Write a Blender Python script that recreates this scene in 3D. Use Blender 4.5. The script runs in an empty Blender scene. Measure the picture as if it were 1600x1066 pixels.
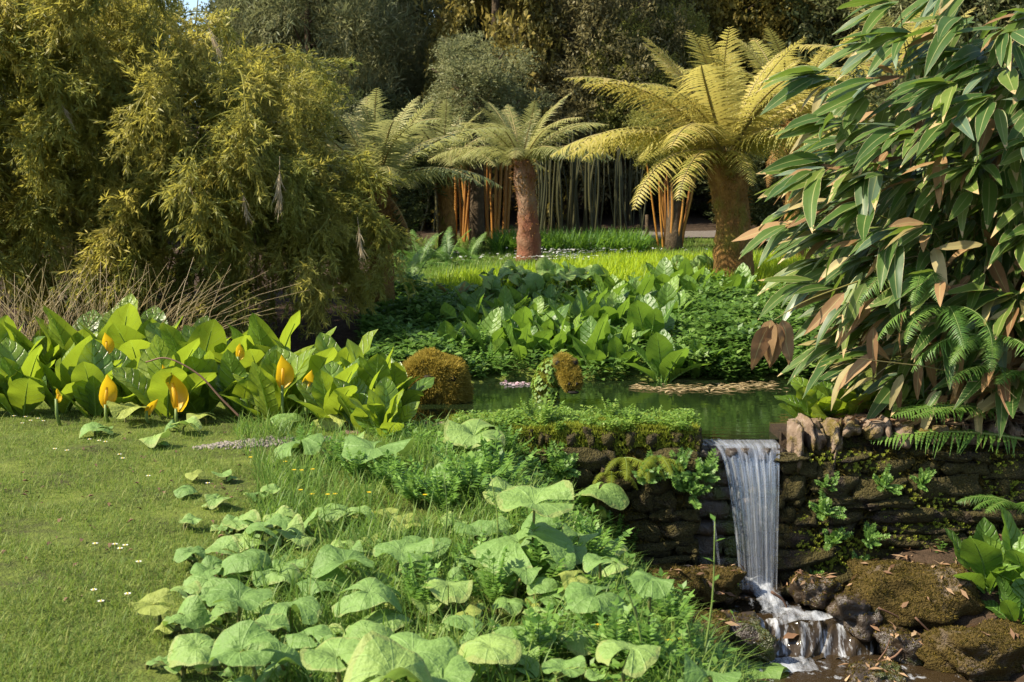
import bpy, math
import numpy as np
from mathutils import Vector, Matrix

# ------------------------------------------------------------------ camera, sky, sun, exposure
scene = bpy.context.scene
COL = scene.collection
CAM = np.array([0.0, 0.0, 1.7]); F = 2000.0; PITCH = math.atan(203 / F)
cd = bpy.data.cameras.new('camera'); cam = bpy.data.objects.new('camera', cd); COL.objects.link(cam)
cam.location = CAM; cam.rotation_euler = (math.pi / 2 - PITCH, 0, 0)
cd.sensor_width = 36; cd.lens = 45; cd.clip_start = 0.1; cd.clip_end = 500
cd.dof.use_dof = True; cd.dof.focus_distance = 9.5; cd.dof.aperture_fstop = 5.6
scene.camera = cam
SUN = np.array([-0.68, -0.18, 0.71]); SUN /= np.linalg.norm(SUN)
world = bpy.data.worlds.new('World'); scene.world = world; world.use_nodes = True
wn = world.node_tree.nodes; wn.clear()
sky = wn.new('ShaderNodeTexSky'); sky.sky_type = 'NISHITA'; sky.sun_disc = False
sky.sun_elevation = math.asin(SUN[2]); sky.sun_rotation = math.atan2(SUN[0], SUN[1])
bg = wn.new('ShaderNodeBackground'); bg.inputs[1].default_value = 0.12
wo = wn.new('ShaderNodeOutputWorld')
world.node_tree.links.new(sky.outputs[0], bg.inputs[0]); world.node_tree.links.new(bg.outputs[0], wo.inputs[0])
sd = bpy.data.lights.new('sun', 'SUN'); sd.energy = 5.0; sd.angle = math.radians(0.6); sd.color = (1, 0.90, 0.72)
so = bpy.data.objects.new('sun', sd); COL.objects.link(so)
so.rotation_euler = Vector(SUN).to_track_quat('Z', 'Y').to_euler(); so.location = (-20, 0, 20)
vs = scene.view_settings; vs.view_transform = 'Standard'; vs.look = 'None'; vs.exposure = 1.1; vs.gamma = 1
scene.render.engine = 'CYCLES'
scene.cycles.max_bounces = 8; scene.cycles.transparent_max_bounces = 12

rng = np.random.default_rng(11)
def U(a, b, n=None): return rng.uniform(a, b, n)

# ------------------------------------------------------------------ pixels to rays, terrain
def ray(px, py):
    c, s = math.cos(PITCH), math.sin(PITCH)
    X = (px - 800) / F; Y = -(py - 533) / F
    v = np.array([X, c + Y * s, -s + Y * c])
    return v / v[1]
def proj(P):                 # where points land in the photograph
    c, s = math.cos(PITCH), math.sin(PITCH); q = P - CAM; zc = q[:, 1] * c - q[:, 2] * s; yc = q[:, 1] * s + q[:, 2] * c
    return 800 + F * q[:, 0] / zc, 533 - F * yc / zc
def at(px, py, d):            # the point on that sight line at ground distance d
    return CAM + ray(px, py) * d
def sm(t):
    t = np.clip(t, 0, 1); return t * t * (3 - 2 * t)
YB = [10, 13.6, 14.2, 15.6, 17.5, 20, 24, 28, 31, 36, 50, 70, 100]
ZB = [0.0, -0.08, 0.10, 0.33, 0.53, 0.72, 0.74, 0.90, 1.2, 1.9, 4.0, 7.0, 9.0]
ZL = [0.0, 0.02, 0.05, 0.25, 0.50, 0.6, 0.7, 0.9, 1.2, 1.9, 4.0, 7.0, 9.0]
WATER_Z = -0.10
def pond_mask(x, y):
    xl = np.interp(y, [10, 12, 13, 13.7], [-1.15, -1.1, -0.95, -0.5])
    xr = np.interp(y, [10, 10.6, 11.4, 13.7], [2.32, 2.35, 3.0, 4.6])
    yf = 13.55 + 0.12 * np.sin(x * 2.3) + 0.08 * np.sin(x * 5.1 + 1)
    m = np.minimum(np.minimum((x - xl) / 0.25, (xr - x) / 0.25), (yf - y) / 0.3)
    return sm(m)
def h(x, y):
    x = np.asarray(x, float); y = np.asarray(y, float)
    xl = np.interp(y, [2, 4, 6, 8.0, 9.0, 9.9], [0.6, 0.5, 0.2, -0.3, -0.7, -1.3])
    xb = np.interp(y, [2, 4, 6, 8, 8.7, 9.9], [2.4, 2.2, 1.95, 1.62, 1.55, 1.35])
    zb = np.interp(y, [7, 8.95, 9.15, 9.4, 9.9], [-1.66, -1.63, -1.46, -1.42, -1.32])
    z = sm(np.clip((x - xl) / (xb - xl), 0, 1) ** np.interp(y, [6, 8.6, 9.3, 9.9], [1.2, 1.15, 1.6, 2.2])) * zb
    xr = np.interp(y, [6, 8.5, 8.9, 9.3, 9.9], [3.3, 3.1, 2.75, 2.45, 2.2])
    z = z + sm((x - xr) / 0.9) * 0.42 + sm((x - xr - 0.8) / 2.5) * 0.6
    w = sm((x + 1.6) / 1.2)
    b = np.interp(y, YB, ZB) * w + np.interp(y, YB, ZL) * (1 - w)
    b = b + sm((x - 2.2) / 1.5) * np.interp(y, [10, 10.5, 12, 14], [0.0, 0.05, 0.15, 0.0])
    pm = pond_mask(x, y)
    b = b * (1 - pm) - 0.7 * pm
    k = sm((y - 9.98) / 0.3)
    z = z * (1 - k) + b * k
    z = z + 0.012 * np.sin(x * 3.1 + y * 1.7) * np.sin(y * 2.3 - x) + 0.008 * np.sin(x * 7.3 - y * 5)
    return z
TD = np.concatenate([np.arange(3.2, 14, 0.02), np.arange(14, 80, 0.06)])
def ground(px, py, off=0.0):
    r = ray(px, py); p = CAM[None] + r[None] * TD[:, None]
    k = np.argmax(p[:, 2] < h(p[:, 0], p[:, 1]) + off)
    q = p[k]; return np.array([q[0], q[1], float(h(q[0], q[1])) + off])

# ------------------------------------------------------------------ geometry in numpy
class Geo:
    def __init__(s, V, Q=None, T=None, L=None):
        s.V = np.asarray(V, float).reshape(-1, 3)
        s.Q = np.zeros((0, 4), int) if Q is None else np.asarray(Q, int).reshape(-1, 4)
        s.T = np.zeros((0, 3), int) if T is None else np.asarray(T, int).reshape(-1, 3)
        s.L = np.zeros((len(s.V), 3)) if L is None else np.asarray(L, float)
    def tf(s, M, loc=(0, 0, 0)):
        return Geo(s.V @ np.asarray(M).T + np.asarray(loc), s.Q, s.T, s.L.copy())
    def sh(s, d): return Geo(s.V + np.asarray(d), s.Q, s.T, s.L.copy())
    def rnd(s, r): s.L[:, 2] = r; return s
def join(gs):
    V, Q, T, L, o = [], [], [], [], 0
    for g in gs:
        V.append(g.V); Q.append(g.Q + o); T.append(g.T + o); L.append(g.L); o += len(g.V)
    return Geo(np.concatenate(V), np.concatenate(Q), np.concatenate(T), np.concatenate(L))
def scatter(g, M, loc, r):
    n = len(loc); k = len(g.V)
    V = np.einsum('nij,kj->nki', M, g.V) + loc[:, None, :]
    o = (np.arange(n) * k)[:, None, None]
    L = np.broadcast_to(g.L[None], (n, k, 3)).copy(); L[:, :, 2] = np.asarray(r)[:, None]
    return Geo(V.reshape(-1, 3), (g.Q[None] + o).reshape(-1, 4), (g.T[None] + o).reshape(-1, 3), L.reshape(-1, 3))
def nrm(v): return v / np.maximum(np.linalg.norm(v, axis=-1, keepdims=True), 1e-9)
def frames(d, n, s=None):      # leaf runs along +Y, faces +Z
    d = nrm(np.asarray(d, float)); x = nrm(np.cross(d, n)); z = np.cross(x, d)
    M = np.stack([x, d, z], axis=-1)
    if s is not None: M = M * np.asarray(s)[..., None, None]
    return M
def rotz(a):
    c, s = math.cos(a), math.sin(a); return np.array([[c, -s, 0], [s, c, 0], [0, 0, 1.0]])
def rotx(a):
    c, s = math.cos(a), math.sin(a); return np.array([[1, 0, 0], [0, c, -s], [0, s, c]])
def roty(a):
    c, s = math.cos(a), math.sin(a); return np.array([[c, 0, s], [0, 1, 0], [-s, 0, c]])
def grid(nu, nv, fn, closed=False):
    u = np.linspace(-1, 1, nu + 1); v = np.linspace(0, 1, nv + 1)
    uu, vv = np.meshgrid(u, v); P = np.stack(fn(uu, vv), -1).reshape(-1, 3)
    i = np.arange(nv)[:, None] * (nu + 1) + np.arange(nu)[None]
    Q = np.stack([i, i + 1, i + nu + 2, i + nu + 1], -1).reshape(-1, 4)
    return Geo(P, Q, None, np.stack([uu, vv, 0 * uu], -1).reshape(-1, 3))
def tube(P, R, n=6, cap=True):
    P = np.asarray(P, float); R = np.broadcast_to(np.asarray(R, float), (len(P),))
    t = nrm(np.gradient(P, axis=0)); ref = np.array([0.31, 0.2, 0.93]) if abs(nrm(P[-1] - P[0])[2]) < 0.8 else np.array([1, 0.1, 0])
    a = nrm(np.cross(t, ref)); b = np.cross(t, a)
    th = np.linspace(0, 2 * math.pi, n, endpoint=False)
    V = P[:, None] + R[:, None, None] * (np.cos(th)[None, :, None] * a[:, None] + np.sin(th)[None, :, None] * b[:, None])
    m = len(P); i = np.arange(m - 1)[:, None] * n + np.arange(n)[None]; j = np.arange(m - 1)[:, None] * n + (np.arange(n) + 1)[None] % n
    Q = np.stack([i, j, j + n, i + n], -1).reshape(-1, 4)
    L = np.zeros((m, n, 3)); L[..., 0] = th / (2 * math.pi); L[..., 1] = np.linspace(0, 1, m)[:, None]
    V = V.reshape(-1, 3); L = L.reshape(-1, 3); T = None
    if cap:
        V = np.concatenate([V, P[-1:], P[:1]]); L = np.concatenate([L, [[0, 1, 0], [0, 0, 0]]])
        e = (m - 1) * n; k = np.arange(n); k2 = (k + 1) % n
        T = np.concatenate([np.stack([e + k, e + k2, np.full(n, m * n)], -1), np.stack([k2, k, np.full(n, m * n + 1)], -1)])
    return Geo(V, Q, T, L)
def spline(P, n):
    P = np.asarray(P, float); k = len(P); out = []
    Pe = np.concatenate([[2 * P[0] - P[1]], P, [2 * P[-1] - P[-2]]])
    for t in np.linspace(0, k - 1 - 1e-6, n):
        i = int(t); f = t - i; a, b, c, d = Pe[i:i + 4]
        out.append(0.5 * ((2 * b) + (c - a) * f + (2 * a - 5 * b + 4 * c - d) * f * f + (3 * b - a - 3 * c + d) * f ** 3))
    return np.array(out)
def mesh(name, g, mat, smooth=True):
    me = bpy.data.meshes.new(name)
    nq, nt = len(g.Q), len(g.T)
    me.vertices.add(len(g.V)); me.vertices.foreach_set('co', g.V.astype(np.float32).ravel())
    idx = np.concatenate([g.Q.ravel(), g.T.ravel()]).astype(np.int32)
    me.loops.add(len(idx)); me.loops.foreach_set('vertex_index', idx)
    me.polygons.add(nq + nt)
    st = np.concatenate([np.arange(nq) * 4, nq * 4 + np.arange(nt) * 3]).astype(np.int32)
    me.polygons.foreach_set('loop_start', st)
    me.polygons.foreach_set('use_smooth', np.full(nq + nt, smooth))
    at_ = me.attributes.new('lf', 'FLOAT_VECTOR', 'POINT'); at_.data.foreach_set('vector', g.L.astype(np.float32).ravel())
    me.update(calc_edges=True); me.validate()
    me.materials.append(mat)
    return me
def obj(name, g, mat=None, parent=None, loc=None, M=None, smooth=True, stuff=False):
    me = g if isinstance(g, bpy.types.Mesh) else mesh(name, g, mat, smooth)
    o = bpy.data.objects.new(name, me); COL.objects.link(o)
    if parent is not None: o.parent = parent
    if M is not None or loc is not None:
        m4 = Matrix.Identity(4)
        if M is not None:
            for i in range(3):
                for j in range(3): m4[i][j] = float(M[i][j])
        if loc is not None:
            for i in range(3): m4[i][3] = float(loc[i])
        o.matrix_local = m4
    if stuff: o['kind'] = 'stuff'
    return o
def tag(o, label, cat, group=None):
    o['label'] = label; o['category'] = cat
    if group: o['group'] = group
    return o
def thing(name, label, cat, loc, group=None, rz=0.0):
    o = bpy.data.objects.new(name, None); COL.objects.link(o); o.empty_display_size = 0.1
    o.location = [float(c) for c in loc]; o.rotation_euler = (0, 0, rz)
    return tag(o, label, cat, group)
def struct(o): o['kind'] = 'structure'; return o
ORD = ['first', 'second', 'third', 'fourth', 'fifth', 'sixth', 'seventh', 'eighth', 'ninth', 'tenth', 'eleventh', 'twelfth',
       'thirteenth', 'fourteenth', 'fifteenth', 'sixteenth', 'seventeenth', 'eighteenth', 'nineteenth', 'twentieth',
       ]
for tens, tth in (('twenty', 'twentieth'), ('thirty', 'thirtieth'), ('forty', 'fortieth')):
    ORD += ([tth] if tens != 'twenty' else []) + [tens + '-' + w for w in ORD[:9]]
def place_word(i, n):
    if i == 0: return 'leftmost'
    if i == n - 1: return 'rightmost'
    return ORD[i] + ' from the left' if i <= n / 2 else ORD[n - 1 - i] + ' from the right'

# ------------------------------------------------------------------ materials
class NT:
    def __init__(s, name):
        s.m = bpy.data.materials.new(name); s.m.use_nodes = True; s.t = s.m.node_tree; s.t.nodes.clear()
    def n(s, typ, ins=None, **kw):
        nd = s.t.nodes.new('ShaderNode' + typ)
        for k, v in kw.items(): setattr(nd, k, v)
        for k, v in (ins or {}).items():
            if isinstance(v, bpy.types.NodeSocket): s.t.links.new(v, nd.inputs[k])
            else: nd.inputs[k].default_value = v
        return nd
    def ma(s, op, a, b=0.0, c=None, clamp=False):
        d = {0: a, 1: b}
        if c is not None: d[2] = c
        return s.n('Math', d, operation=op, use_clamp=clamp).outputs[0]
    def mix(s, f, a, b, blend='MIX'):
        nd = s.t.nodes.new('ShaderNodeMix'); nd.data_type = 'RGBA'; nd.blend_type = blend
        for k, v in ((0, f), (6, a), (7, b)):
            if isinstance(v, bpy.types.NodeSocket): s.t.links.new(v, nd.inputs[k])
            else: nd.inputs[k].default_value = v if k == 0 else (*v, 1) if len(v) == 3 else v
        return nd.outputs[2]
    def ramp(s, f, stops):
        nd = s.n('ValToRGB', {0: f}); e = nd.color_ramp.elements
        while len(e) < len(stops): e.new(0.5)
        for el, (p, c) in zip(e, stops): el.position = p; el.color = (*c, 1)
        return nd.outputs[0]
    def noise(s, scale, detail=3, vec=None, rough=0.55):
        i = {'Scale': scale, 'Detail': detail, 'Roughness': rough}
        if vec is not None: i['Vector'] = vec
        return s.n('TexNoise', i).outputs[0]
    def geo(s): return s.n('NewGeometry').outputs['Position']
    def lf(s):
        a = s.n('Attribute', attribute_name='lf'); x = s.n('SeparateXYZ', {0: a.outputs['Vector']})
        return x.outputs[0], x.outputs[1], x.outputs[2]
    def out(s, sh): s.t.links.new(sh, s.n('OutputMaterial').inputs[0]); return s.m
    def bump(s, hgt, st, dist=0.02): return s.n('Bump', {'Height': hgt, 'Strength': st, 'Distance': dist}).outputs[0]

def leaf_mat(name, c0, c1, c2=None, trans=0.35, rough=0.45, spec=0.4, veins=None, edge=None, tip=None, tcol=None, objr=True, blotch=0.25):
    """colours: dark .. light leaves, by a random number per leaf; translucent thin leaf"""
    m = NT(name); u, v, r = m.lf()
    if objr:
        oi = m.n('ObjectInfo').outputs['Random']; r = m.ma('FRACT', m.ma('ADD', r, oi))
    st = [(0, c0), (1, c1)] if c2 is None else [(0, c0), (0.55, c1), (1, c2)]
    c = m.ramp(r, st)
    nz = m.noise(9, 3, m.geo())
    c = m.mix(m.ma('MULTIPLY', m.ma('SUBTRACT', nz, 0.35, clamp=True), blotch * 3), c, tuple(0.55 * k for k in c0))
    au = m.ma('ABSOLUTE', u); nrmS = None
    if veins == 'pinnate':
        w = m.ma('FRACT', m.ma('SUBTRACT', m.ma('MULTIPLY', v, 9), m.ma('MULTIPLY', au, 1.5)))
        ln = m.ma('POWER', m.ma('ABSOLUTE', m.ma('SUBTRACT', m.ma('MULTIPLY', w, 2), 1)), 9)
        mid = m.ma('LESS_THAN', au, 0.07)
        c = m.mix(m.ma('MULTIPLY', ln, 0.5), c, tuple(0.5 * k for k in c0))
        c = m.mix(m.ma('MULTIPLY', mid, 0.65), c, tuple(min(1, 1.6 * k + 0.04) for k in c1))
        nrmS = m.bump(m.ma('ADD', m.ma('MULTIPLY', ln, -0.6), m.noise(14, 3, m.geo())), 0.8, 0.018)
    elif veins == 'radial':
        w = m.ma('ABSOLUTE', m.ma('COSINE', m.ma('MULTIPLY', u, math.pi * 6.5)))
        ln = m.ma('POWER', w, m.ma('ADD', 12, m.ma('MULTIPLY', v, 60)))
        w2 = m.ma('POWER', m.ma('ABSOLUTE', m.ma('COSINE', m.ma('ADD', m.ma('MULTIPLY', u, math.pi * 26), m.ma('MULTIPLY', v, 5)))), 14)
        c = m.mix(m.ma('MULTIPLY', ln, 0.32), c, tuple(min(1, 1.35 * k + 0.05) for k in c1))
        c = m.mix(m.ma('MULTIPLY', w2, 0.07), c, tuple(min(1, 1.4 * k + 0.05) for k in c1))
        nrmS = m.bump(m.ma('ADD', m.ma('MULTIPLY', ln, 0.15), m.ma('MULTIPLY', m.noise(30, 4, m.geo()), 1.5)), 0.8, 0.014)
    elif veins == 'parallel':
        w = m.ma('POWER', m.ma('ABSOLUTE', m.ma('SINE', m.ma('MULTIPLY', u, 22))), 4)
        mid = m.ma('LESS_THAN', au, 0.05)
        c = m.mix(m.ma('MULTIPLY', w, 0.12), c, tuple(0.5 * k for k in c0))
        c = m.mix(m.ma('MULTIPLY', mid, 0.55), c, (0.42, 0.40, 0.16))
        nrmS = m.bump(w, 0.12, 0.004)
    if edge is not None:
        e = m.ma('GREATER_THAN', m.ma('ADD', au, m.ma('MULTIPLY', m.ma('SUBTRACT', m.noise(30, 2, m.geo()), 0.5), 0.2)), 0.95)
        c = m.mix(m.ma('MULTIPLY', e, 0.6), c, edge)
    if tip is not None:
        t = m.ma('GREATER_THAN', m.ma('ADD', v, m.ma('MULTIPLY', m.ma('SUBTRACT', m.noise(16, 3, m.geo()), 0.5), 0.5)), m.ma('SUBTRACT', 1.08, m.ma('MULTIPLY', r, 0.25)))
        c = m.mix(m.ma('MULTIPLY', t, 0.9 if veins != 'radial' else 0.28), c, tip)
    pi = {'Base Color': c, 'Roughness': rough, 'Specular IOR Level': spec}
    if nrmS is not None: pi['Normal'] = nrmS
    p = m.n('BsdfPrincipled', pi).outputs[0]
    tc = m.mix(0.75, c, tcol if tcol else tuple(min(0.9, 1.8 * k) for k in c1))
    tr = m.n('BsdfTranslucent', {'Color': tc}).outputs[0]
    return m.out(m.n('MixShader', {0: trans, 1: p, 2: tr}).outputs[0])

def rough_mat(name, stops, scale=6, rough=0.9, bump=0.6, dist=0.03, moss=None, moss_amt=0.5, spec=0.2, stretch=None, moss_scale=3.0):
    m = NT(name); pos = m.geo()
    if stretch: pos = m.n('Mapping', {'Vector': pos, 'Scale': stretch}).outputs[0]
    n1 = m.noise(scale, 6, pos, 0.65); c = m.ramp(n1, stops)
    n2 = m.noise(scale * 4.5, 4, pos, 0.7)
    c = m.mix(m.ma('MULTIPLY', n2, 0.45), c, tuple(0.5 * k for k in stops[0][1]))
    hh = m.ma('ADD', n1, m.ma('MULTIPLY', n2, 0.6))
    if moss is not None:
        nm = m.noise(moss_scale, 5, pos, 0.7)
        f = m.ma('MULTIPLY', m.ma('SUBTRACT', nm, 1 - moss_amt - 0.1), 9, clamp=True)
        mc = m.mix(m.noise(35, 3, pos), tuple(0.5 * k for k in moss), tuple(1.5 * k for k in moss))
        c = m.mix(f, c, mc); hh = m.ma('ADD', hh, m.ma('MULTIPLY', f, m.noise(60, 3, pos)))
    p = m.n('BsdfPrincipled', {'Base Color': c, 'Roughness': rough, 'Specular IOR Level': spec, 'Normal': m.bump(hh, bump, dist)})
    return m.out(p.outputs[0])

M = {}
M['skunk'] = leaf_mat('skunk_cabbage_leaf', (0.065, 0.14, 0.016), (0.14, 0.225, 0.024), (0.25, 0.32, 0.035), trans=0.42, rough=0.34, spec=0.5, veins='pinnate', tcol=(0.42, 0.55, 0.03))
M['skunk_far'] = leaf_mat('bank_cabbage_leaf', (0.06, 0.13, 0.02), (0.12, 0.22, 0.03), (0.20, 0.31, 0.045), trans=0.35, rough=0.42, spec=0.45, veins='pinnate', tcol=(0.28, 0.48, 0.04))
M['spathe'] = leaf_mat('yellow_spathe', (0.62, 0.38, 0.015), (0.75, 0.50, 0.02), trans=0.4, rough=0.45, tcol=(0.9, 0.6, 0.02), blotch=0.05)
M['butter'] = leaf_mat('butterbur_leaf', (0.12, 0.215, 0.045), (0.17, 0.28, 0.065), (0.24, 0.34, 0.08), trans=0.25, rough=0.55, spec=0.35, veins='radial', tcol=(0.30, 0.48, 0.07), tip=(0.33, 0.27, 0.10))
M['butter_yellow'] = leaf_mat('yellowing_butterbur_leaf', (0.22, 0.27, 0.05), (0.30, 0.34, 0.07), trans=0.3, rough=0.6, spec=0.3, veins='radial', tcol=(0.5, 0.5, 0.08))
M['stalk'] = leaf_mat('stalk', (0.10, 0.12, 0.03), (0.18, 0.16, 0.05), trans=0.1, rough=0.6)
M['stalk_green'] = leaf_mat('green_stalk', (0.12, 0.18, 0.04), (0.20, 0.26, 0.06), trans=0.15, rough=0.5)
M['lawn'] = leaf_mat('lawn_grass', (0.075, 0.135, 0.018), (0.145, 0.21, 0.03), (0.28, 0.29, 0.075), trans=0.35, rough=0.6, spec=0.25, objr=False, blotch=0.35)
M['tallgrass'] = leaf_mat('tall_grass', (0.07, 0.14, 0.02), (0.13, 0.22, 0.03), (0.22, 0.28, 0.06), trans=0.4, rough=0.5, spec=0.3, objr=False)
M['meadow'] = leaf_mat('meadow_blades', (0.17, 0.27, 0.02), (0.26, 0.38, 0.02), (0.38, 0.46, 0.035), trans=0.5, rough=0.5, spec=0.3, objr=False, tcol=(0.6, 0.75, 0.03))
M['strap'] = leaf_mat('strap_leaves', (0.05, 0.13, 0.02), (0.09, 0.19, 0.025), trans=0.4, rough=0.5, objr=False, tcol=(0.25, 0.45, 0.04))
M['cover'] = leaf_mat('ground_cover', (0.05, 0.11, 0.02), (0.10, 0.19, 0.032), (0.19, 0.29, 0.06), trans=0.35, rough=0.5, objr=False)
M['herb'] = leaf_mat('herb_leaf', (0.08, 0.17, 0.025), (0.14, 0.26, 0.04), (0.20, 0.33, 0.06), trans=0.35, rough=0.5)
M['wallherb'] = leaf_mat('wall_plant_leaf', (0.10, 0.19, 0.03), (0.17, 0.28, 0.04), (0.26, 0.34, 0.06), trans=0.35, rough=0.5)
M['bamboo'] = leaf_mat('fine_bamboo_leaf', (0.12, 0.155, 0.028), (0.23, 0.235, 0.045), (0.44, 0.37, 0.08), trans=0.45, rough=0.5, spec=0.3, tcol=(0.58, 0.52, 0.09))
M['bamboo_dead'] = leaf_mat('dead_bamboo_plume', (0.30, 0.23, 0.13), (0.45, 0.37, 0.24), trans=0.3, rough=0.7)
M['fern_gold'] = leaf_mat('golden_tree_fern', (0.28, 0.27, 0.06), (0.40, 0.35, 0.09), (0.50, 0.39, 0.12), trans=0.40, rough=0.5, spec=0.3, tcol=(0.60, 0.52, 0.12))
M['fern_olive'] = leaf_mat('olive_tree_fern', (0.17, 0.19, 0.06), (0.27, 0.27, 0.09), (0.36, 0.32, 0.12), trans=0.35, rough=0.5, spec=0.3)
M['fern_dead'] = leaf_mat('dead_frond', (0.16, 0.08, 0.02), (0.28, 0.15, 0.04), trans=0.25, rough=0.8)
M['fern_green'] = leaf_mat('green_fern', (0.05, 0.12, 0.02), (0.10, 0.20, 0.03), (0.16, 0.27, 0.05), trans=0.35, rough=0.5)
M['rachis'] = leaf_mat('frond_midrib', (0.20, 0.16, 0.05), (0.30, 0.24, 0.08), trans=0.05, rough=0.6)
M['sasa'] = leaf_mat('broad_bamboo_leaf', (0.035, 0.08, 0.016), (0.075, 0.13, 0.023), (0.15, 0.20, 0.037), trans=0.26, rough=0.44, spec=0.35, veins='parallel', edge=(0.5, 0.42, 0.22), tip=(0.48, 0.34, 0.17), tcol=(0.28, 0.42, 0.05))
M['sasa_blue'] = leaf_mat('bluish_bamboo_leaf', (0.08, 0.13, 0.075), (0.15, 0.21, 0.125), trans=0.2, rough=0.34, spec=0.5, veins='parallel', edge=(0.55, 0.48, 0.28))
M['sasa_straw'] = leaf_mat('straw_bamboo_leaf', (0.22, 0.18, 0.06), (0.42, 0.34, 0.16), trans=0.25, rough=0.6, veins='parallel', tip=(0.30, 0.14, 0.05))
M['sasa_dead'] = leaf_mat('dead_bamboo_leaf', (0.16, 0.08, 0.03), (0.33, 0.20, 0.085), trans=0.22, rough=0.7, veins='parallel')
M['cane_green'] = leaf_mat('green_cane', (0.13, 0.13, 0.03), (0.22, 0.19, 0.06), trans=0.0, rough=0.45)
M['cane_orange'] = leaf_mat('orange_cane', (0.24, 0.10, 0.022), (0.38, 0.18, 0.03), trans=0.0, rough=0.4)
M['cane_dark'] = leaf_mat('olive_cane', (0.03, 0.034, 0.012), (0.07, 0.065, 0.022), trans=0.0, rough=0.45)
M['rush'] = leaf_mat('dry_rush', (0.20, 0.17, 0.06), (0.34, 0.25, 0.12), (0.45, 0.36, 0.22), trans=0.2, rough=0.7)
M['twig'] = leaf_mat('twig', (0.09, 0.045, 0.025), (0.17, 0.09, 0.05), trans=0.0, rough=0.7)
M['litter'] = leaf_mat('leaf_litter', (0.14, 0.07, 0.035), (0.27, 0.16, 0.085), (0.42, 0.29, 0.17), trans=0.15, rough=0.8)
M['white'] = leaf_mat('daisy_petal', (0.75, 0.75, 0.72), (0.85, 0.85, 0.82), trans=0.2, rough=0.6, blotch=0)
M['yellow'] = leaf_mat('yellow_petal', (0.75, 0.50, 0.02), (0.85, 0.62, 0.03), trans=0.25, rough=0.5, blotch=0)
M['pink'] = leaf_mat('pink_petal', (0.42, 0.22, 0.26), (0.6, 0.48, 0.5), trans=0.25, rough=0.5, blotch=0)
M['bark'] = rough_mat('bark', [(0.3, (0.05, 0.035, 0.02)), (0.7, (0.14, 0.10, 0.06))], 8, 0.95, 0.9, 0.05)
M['fibre'] = rough_mat('tree_fern_fibre', [(0.3, (0.14, 0.07, 0.022)), (0.55, (0.28, 0.15, 0.045)), (0.75, (0.42, 0.26, 0.09))], 7, 0.95, 1.0, 0.06, moss=(0.20, 0.16, 0.03), moss_amt=0.42, stretch=(1, 1, 0.6))
M['fibre_red'] = rough_mat('red_tree_fern_fibre', [(0.32, (0.17, 0.055, 0.03)), (0.48, (0.20, 0.10, 0.055)), (0.68, (0.27, 0.20, 0.13))], 2.2, 0.95, 1.0, 0.08, stretch=(1, 1, 0.7))
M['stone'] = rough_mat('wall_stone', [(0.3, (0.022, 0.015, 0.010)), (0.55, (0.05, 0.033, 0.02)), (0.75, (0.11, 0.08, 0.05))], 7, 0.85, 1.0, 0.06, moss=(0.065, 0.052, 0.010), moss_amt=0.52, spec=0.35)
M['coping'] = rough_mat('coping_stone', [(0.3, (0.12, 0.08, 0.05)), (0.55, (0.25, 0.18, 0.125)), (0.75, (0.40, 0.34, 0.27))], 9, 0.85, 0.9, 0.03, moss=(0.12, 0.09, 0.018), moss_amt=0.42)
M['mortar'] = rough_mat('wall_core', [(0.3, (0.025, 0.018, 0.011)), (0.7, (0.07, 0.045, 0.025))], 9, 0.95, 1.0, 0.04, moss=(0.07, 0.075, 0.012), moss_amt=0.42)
M['wetrock'] = rough_mat('wet_rock', [(0.3, (0.025, 0.018, 0.012)), (0.7, (0.08, 0.055, 0.035))], 7, 0.35, 0.9, 0.03, moss=(0.06, 0.075, 0.012), moss_amt=0.36, spec=0.6)
M['mossrock'] = rough_mat('mossy_rock', [(0.3, (0.06, 0.043, 0.028)), (0.7, (0.21, 0.165, 0.12))], 5, 0.9, 1.0, 0.04, moss=(0.075, 0.052, 0.012), moss_amt=0.55)
M['moss'] = leaf_mat('moss', (0.17, 0.13, 0.02), (0.32, 0.245, 0.04), (0.46, 0.35, 0.08), trans=0.3, rough=0.8, spec=0.1, objr=False)
M['moss_brown'] = leaf_mat('brown_moss', (0.045, 0.038, 0.008), (0.085, 0.065, 0.013), (0.18, 0.125, 0.028), trans=0.2, rough=0.85, spec=0.1, objr=False)
M['moss_green'] = leaf_mat('green_moss', (0.14, 0.18, 0.02), (0.24, 0.27, 0.03), (0.34, 0.34, 0.05), trans=0.3, rough=0.8, spec=0.1, objr=False)
M['moss_core'] = rough_mat('moss_core', [(0.3, (0.08, 0.055, 0.015)), (0.7, (0.24, 0.18, 0.035))], 22, 0.95, 1.0, 0.03)
M['black'] = rough_mat('dark_hollow', [(0.3, (0.008, 0.007, 0.005)), (0.7, (0.02, 0.016, 0.01))], 20, 0.6, 0.3, 0.01)
M['path'] = rough_mat('path_surface', [(0.3, (0.10, 0.085, 0.07)), (0.7, (0.22, 0.19, 0.16))], 30, 0.95, 0.6, 0.02)
M['gravel'] = rough_mat('gravel', [(0.3, (0.22, 0.18, 0.15)), (0.7, (0.48, 0.43, 0.38))], 40, 0.95, 0.8, 0.02)
def tree_leaf(name, a, b, c, tr=0.3): return leaf_mat(name, a, b, c, trans=tr, rough=0.55, spec=0.25, objr=False)
M['t_grey'] = tree_leaf('grey_green_foliage', (0.12, 0.14, 0.06), (0.19, 0.20, 0.085), (0.28, 0.26, 0.12))
M['t_dark'] = tree_leaf('dark_foliage', (0.04, 0.055, 0.018), (0.07, 0.085, 0.027), (0.12, 0.12, 0.04))
M['t_gold'] = tree_leaf('golden_conifer_foliage', (0.10, 0.10, 0.025), (0.20, 0.165, 0.035), (0.36, 0.27, 0.06))
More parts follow.
